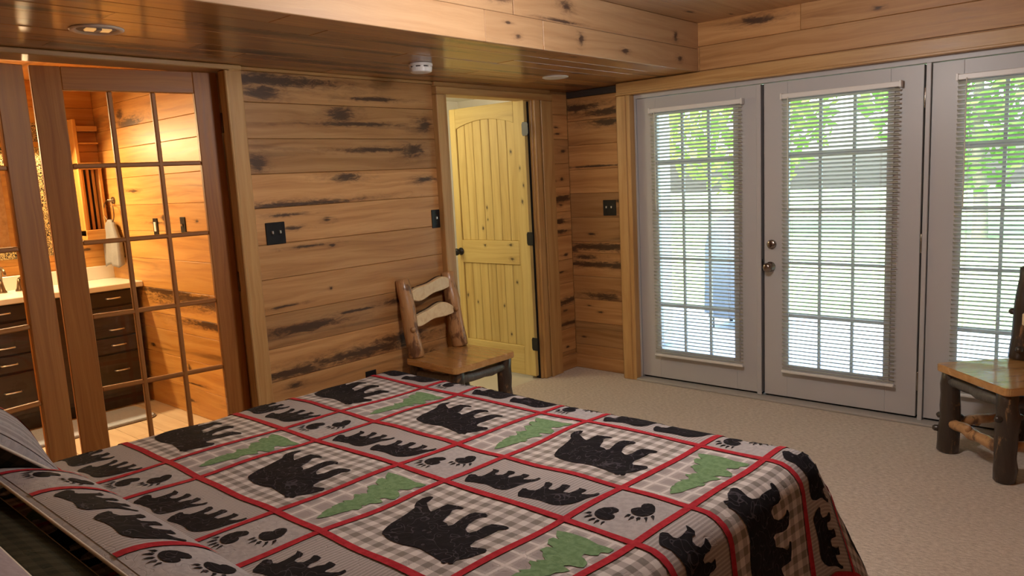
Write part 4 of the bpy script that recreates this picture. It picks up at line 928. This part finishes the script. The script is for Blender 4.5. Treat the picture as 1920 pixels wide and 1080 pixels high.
# ---- pillow shams: own X along the pillow, own Y up the front face, own Z out of the front
def sham(name, label, loc, rot, a, b, H, uo, vo, group='quilted pillow shams', back='green_plaid', plainmat=None, ex=1.25, drop=1.0):
    t = thing(name, label, 'pillow', loc, 0, group); t.rotation_euler = rot
    def bulge(s_, t_):
        x_, y_ = min(1, abs(s_ / a)), min(1, abs(t_ / b))
        return H * ((1 - x_ ** 3.2) ** 0.7) * ((1 - y_ ** 2.2) ** ex) * (1 + 0.10 * math.sin(s_ * 9 + 1) * math.cos(t_ * 8)) + 0.004
    def pull(s_, t_):
        return (s_ * (1 - 0.05 * (t_ / b) ** 2 * 0 - 0.03 * (1 - min(1, abs(s_ / a)) ** 2) * 0), t_)
    front = lambda s_, t_: Vector((s_, t_, bulge(s_, t_)))
    rear = lambda s_, t_: Vector((-s_, t_, -drop * bulge(-s_, t_)))
    O = Vector((0, 0, 0))
    if plainmat: patch('front', [[(-a, -b), (a, -b), (a, b), (-a, b)]], front, 0.0, M[plainmat], t, O, 0.03)
    else:
        patch('front', [[(-a, -b), (a, -b), (a, b), (-a, b)]], front, 0.0, M['mottle'], t, O, 0.03)
        c2 = [(p + uo, q + uo, w) for p, q, w in cols]; r2_ = [(p + vo, q + vo, w) for p, q, w in rws]
        e = 0.012; SY = 2 * (b - e) / 0.25
        pattern(lambda s_, t_: front(s_ * 1.25, t_ * SY), t, O, (-a + e) / 1.25, (a - e) / 1.25, (-b + e) / SY, (b - e) / SY, c2, r2_, whole=True)
    patch('back', [[(-a, -b), (a, -b), (a, b), (-a, b)]], rear, 0.0, M[back], t, O, 0.03)
    loop = [(-a + 0.02, -b, 0), (a - 0.02, -b, 0), (a, -b + 0.02, 0), (a, b - 0.02, 0), (a - 0.02, b, 0), (-a + 0.02, b, 0), (-a, b - 0.02, 0), (-a, -b + 0.02, 0), (-a + 0.02, -b, 0)]
    obj('piping', MB().tube(loop, 0.0045, 8, False).mesh('piping', smooth=True), M['piping'], t)
    return t
sham('pillow_sham', 'bear patchwork sham with dark plaid back lying nearest the camera', (0.965, -4.092, 0.712), (math.radians(-21.6), 0, 0), 0.665, 0.134, 0.037, -0.208, 0.545, ex=0.85, drop=0.35)
sham('pillow_sham', 'bear patchwork sham leaning behind the front sham at left edge', (0.205, -4.20, 0.845), (math.radians(-44), 0, math.radians(4)), 0.185, 0.24, 0.085, 0.045, 0.545)
sham('bed_pillow', 'dark green plaid pillow lying behind the front bear sham', (1.02, -4.415, 0.708), (0, 0, 0), 0.60, 0.195, 0.046, 0, 0, 'bed pillows', 'dark_pillow', 'dark_pillow', ex=0.7)
sham('bed_pillow', 'mauve bed pillow in the bottom left corner on the dark pillow', (1.21, -4.565, 0.825), (math.radians(-3), 0, 0), 0.32, 0.19, 0.055, 0, 0, 'bed pillows', 'pillowcase', 'pillowcase', ex=0.7)

# ================================================================== OUTSIDE, seen through the blinds
def lawn_mat():
    k = NT('sunlit_lawn', 0.9); p = k.coords()
    k.base(k.mix(k.step(k.noise(p, 1.2, 4.0), 0.35, 0.65), (0.26, 0.40, 0.14), (0.46, 0.56, 0.30))); k.bump(k.noise(p, 90.0, 2.0), 0.6, 0.03); return k.m
struct(box('ground_lawn', (-30, 3.6, -0.35), (30, 45, -0.18), lawn_mat(), bevel=0), 'green lawn beyond the patio outside')
struct(box('ground_patio', (-6, 0.24, -0.3), (9, 3.6, -0.15), plain('pale_concrete', (0.62, 0.66, 0.72), 0.8, noise=0.12, scale=3), bevel=0), 'pale concrete patio outside the glazed doors')
def leaf_mat(n, a, b):
    k = NT(n, 0.7); k.base(k.mix(k.noise(k.coords(), 2.0, 2.0), a, b))
    tl = k.n('ShaderNodeBsdfTranslucent'); tl.inputs[0].default_value = (b[0] * 1.2, b[1] * 1.2, b[2], 1); mx = k.n('ShaderNodeMixShader'); mx.inputs[0].default_value = 0.4
    k.l(k.b.outputs[0], mx.inputs[1]); k.l(tl.outputs[0], mx.inputs[2]); k.l(mx.outputs[0], k.out.inputs[0]); return k.m
LF = [leaf_mat('leaf_green', (0.08, 0.20, 0.04), (0.20, 0.38, 0.09)), leaf_mat('leaf_yellow_green', (0.16, 0.30, 0.06), (0.34, 0.50, 0.14))]
BK = plain('tree_bark', (0.30, 0.28, 0.24), 0.9, noise=0.4, scale=12)
def tree(x, y, h, r, label, k, seed):
    r_ = random.Random(seed); t = thing('tree', label, 'tree', (x, y, -0.2), 0, 'trees beyond the lawn')
    obj('trunk', MB().tube(bent((0, 0, 0), (r_.uniform(-.3, .3), 0, h * 0.6), 5, 0.08, seed), [0.15, 0.13, 0.12, 0.10, 0.08, 0.06], 9).mesh('trunk', smooth=True), BK, t)
    m = MB()
    for _ in range(2600):
        while True:
            p = Vector((r_.uniform(-1, 1), r_.uniform(-1, 1), r_.uniform(-1, 1)))
            if 0.25 < p.length < 1: break
        c = Vector((p.x * r, p.y * r, h * 0.58 + p.z * h * 0.44)); s = r_.uniform(0.10, 0.24)
        a = Vector((r_.uniform(-1, 1), r_.uniform(-1, 1), r_.uniform(-.6, .6))).normalized() * s; b = a.orthogonal().normalized() * s * 0.5
        i = len(m.v); m.v += [tuple(c - a), tuple(c + b), tuple(c + a), tuple(c - b)]; m.f.append((i, i + 1, i + 2, i + 3))
    me = bpy.data.meshes.new('foliage'); me.from_pydata(m.v, [], m.f); me.update()
    obj('foliage', me, LF[k], t, kind='stuff')
for i, (x, y, h, r, k, lb) in enumerate(((-10.5, 11.0, 6.0, 2.2, 0, 'dark leafy tree seen through the left blind'), (-5.2, 13, 7.0, 2.5, 1, 'tall light green tree seen through the left blind'),
        (-0.1, 13, 6.8, 2.5, 0, 'broad leafy tree seen through the middle blind'), (-15.5, 15, 8, 2.6, 1, 'pale green tree at the far left beyond the lawn'), (5.2, 13, 7.5, 2.5, 1, 'light green tree seen through the right blind'))):
    tree(x, y, h, r, lb, k, 100 + i)
gr = thing('covered_grill', 'grey covered grill standing on the patio behind the left blind', 'grill', (-0.42, 2.75, -0.15))
cv = plain('grey_grill_cover', (0.30, 0.33, 0.37), 0.7)
obj('cover', MB().prism([(-0.36, 0.12), (0.36, 0.12), (0.34, 0.95), (0.26, 1.12), (0.12, 1.22), (-0.12, 1.22), (-0.26, 1.12), (-0.34, 0.95)], -0.30, 0.30, (0, 2, 1)).mesh('cover', 0.05, 2, True), cv, gr)
for x in (-0.28, 0.28):
    for y in (-0.22, 0.22): obj('leg', MB().tube([(x, y, 0), (x, y, 0.16)], 0.02, 8).mesh('leg'), M['black_metal'], gr)
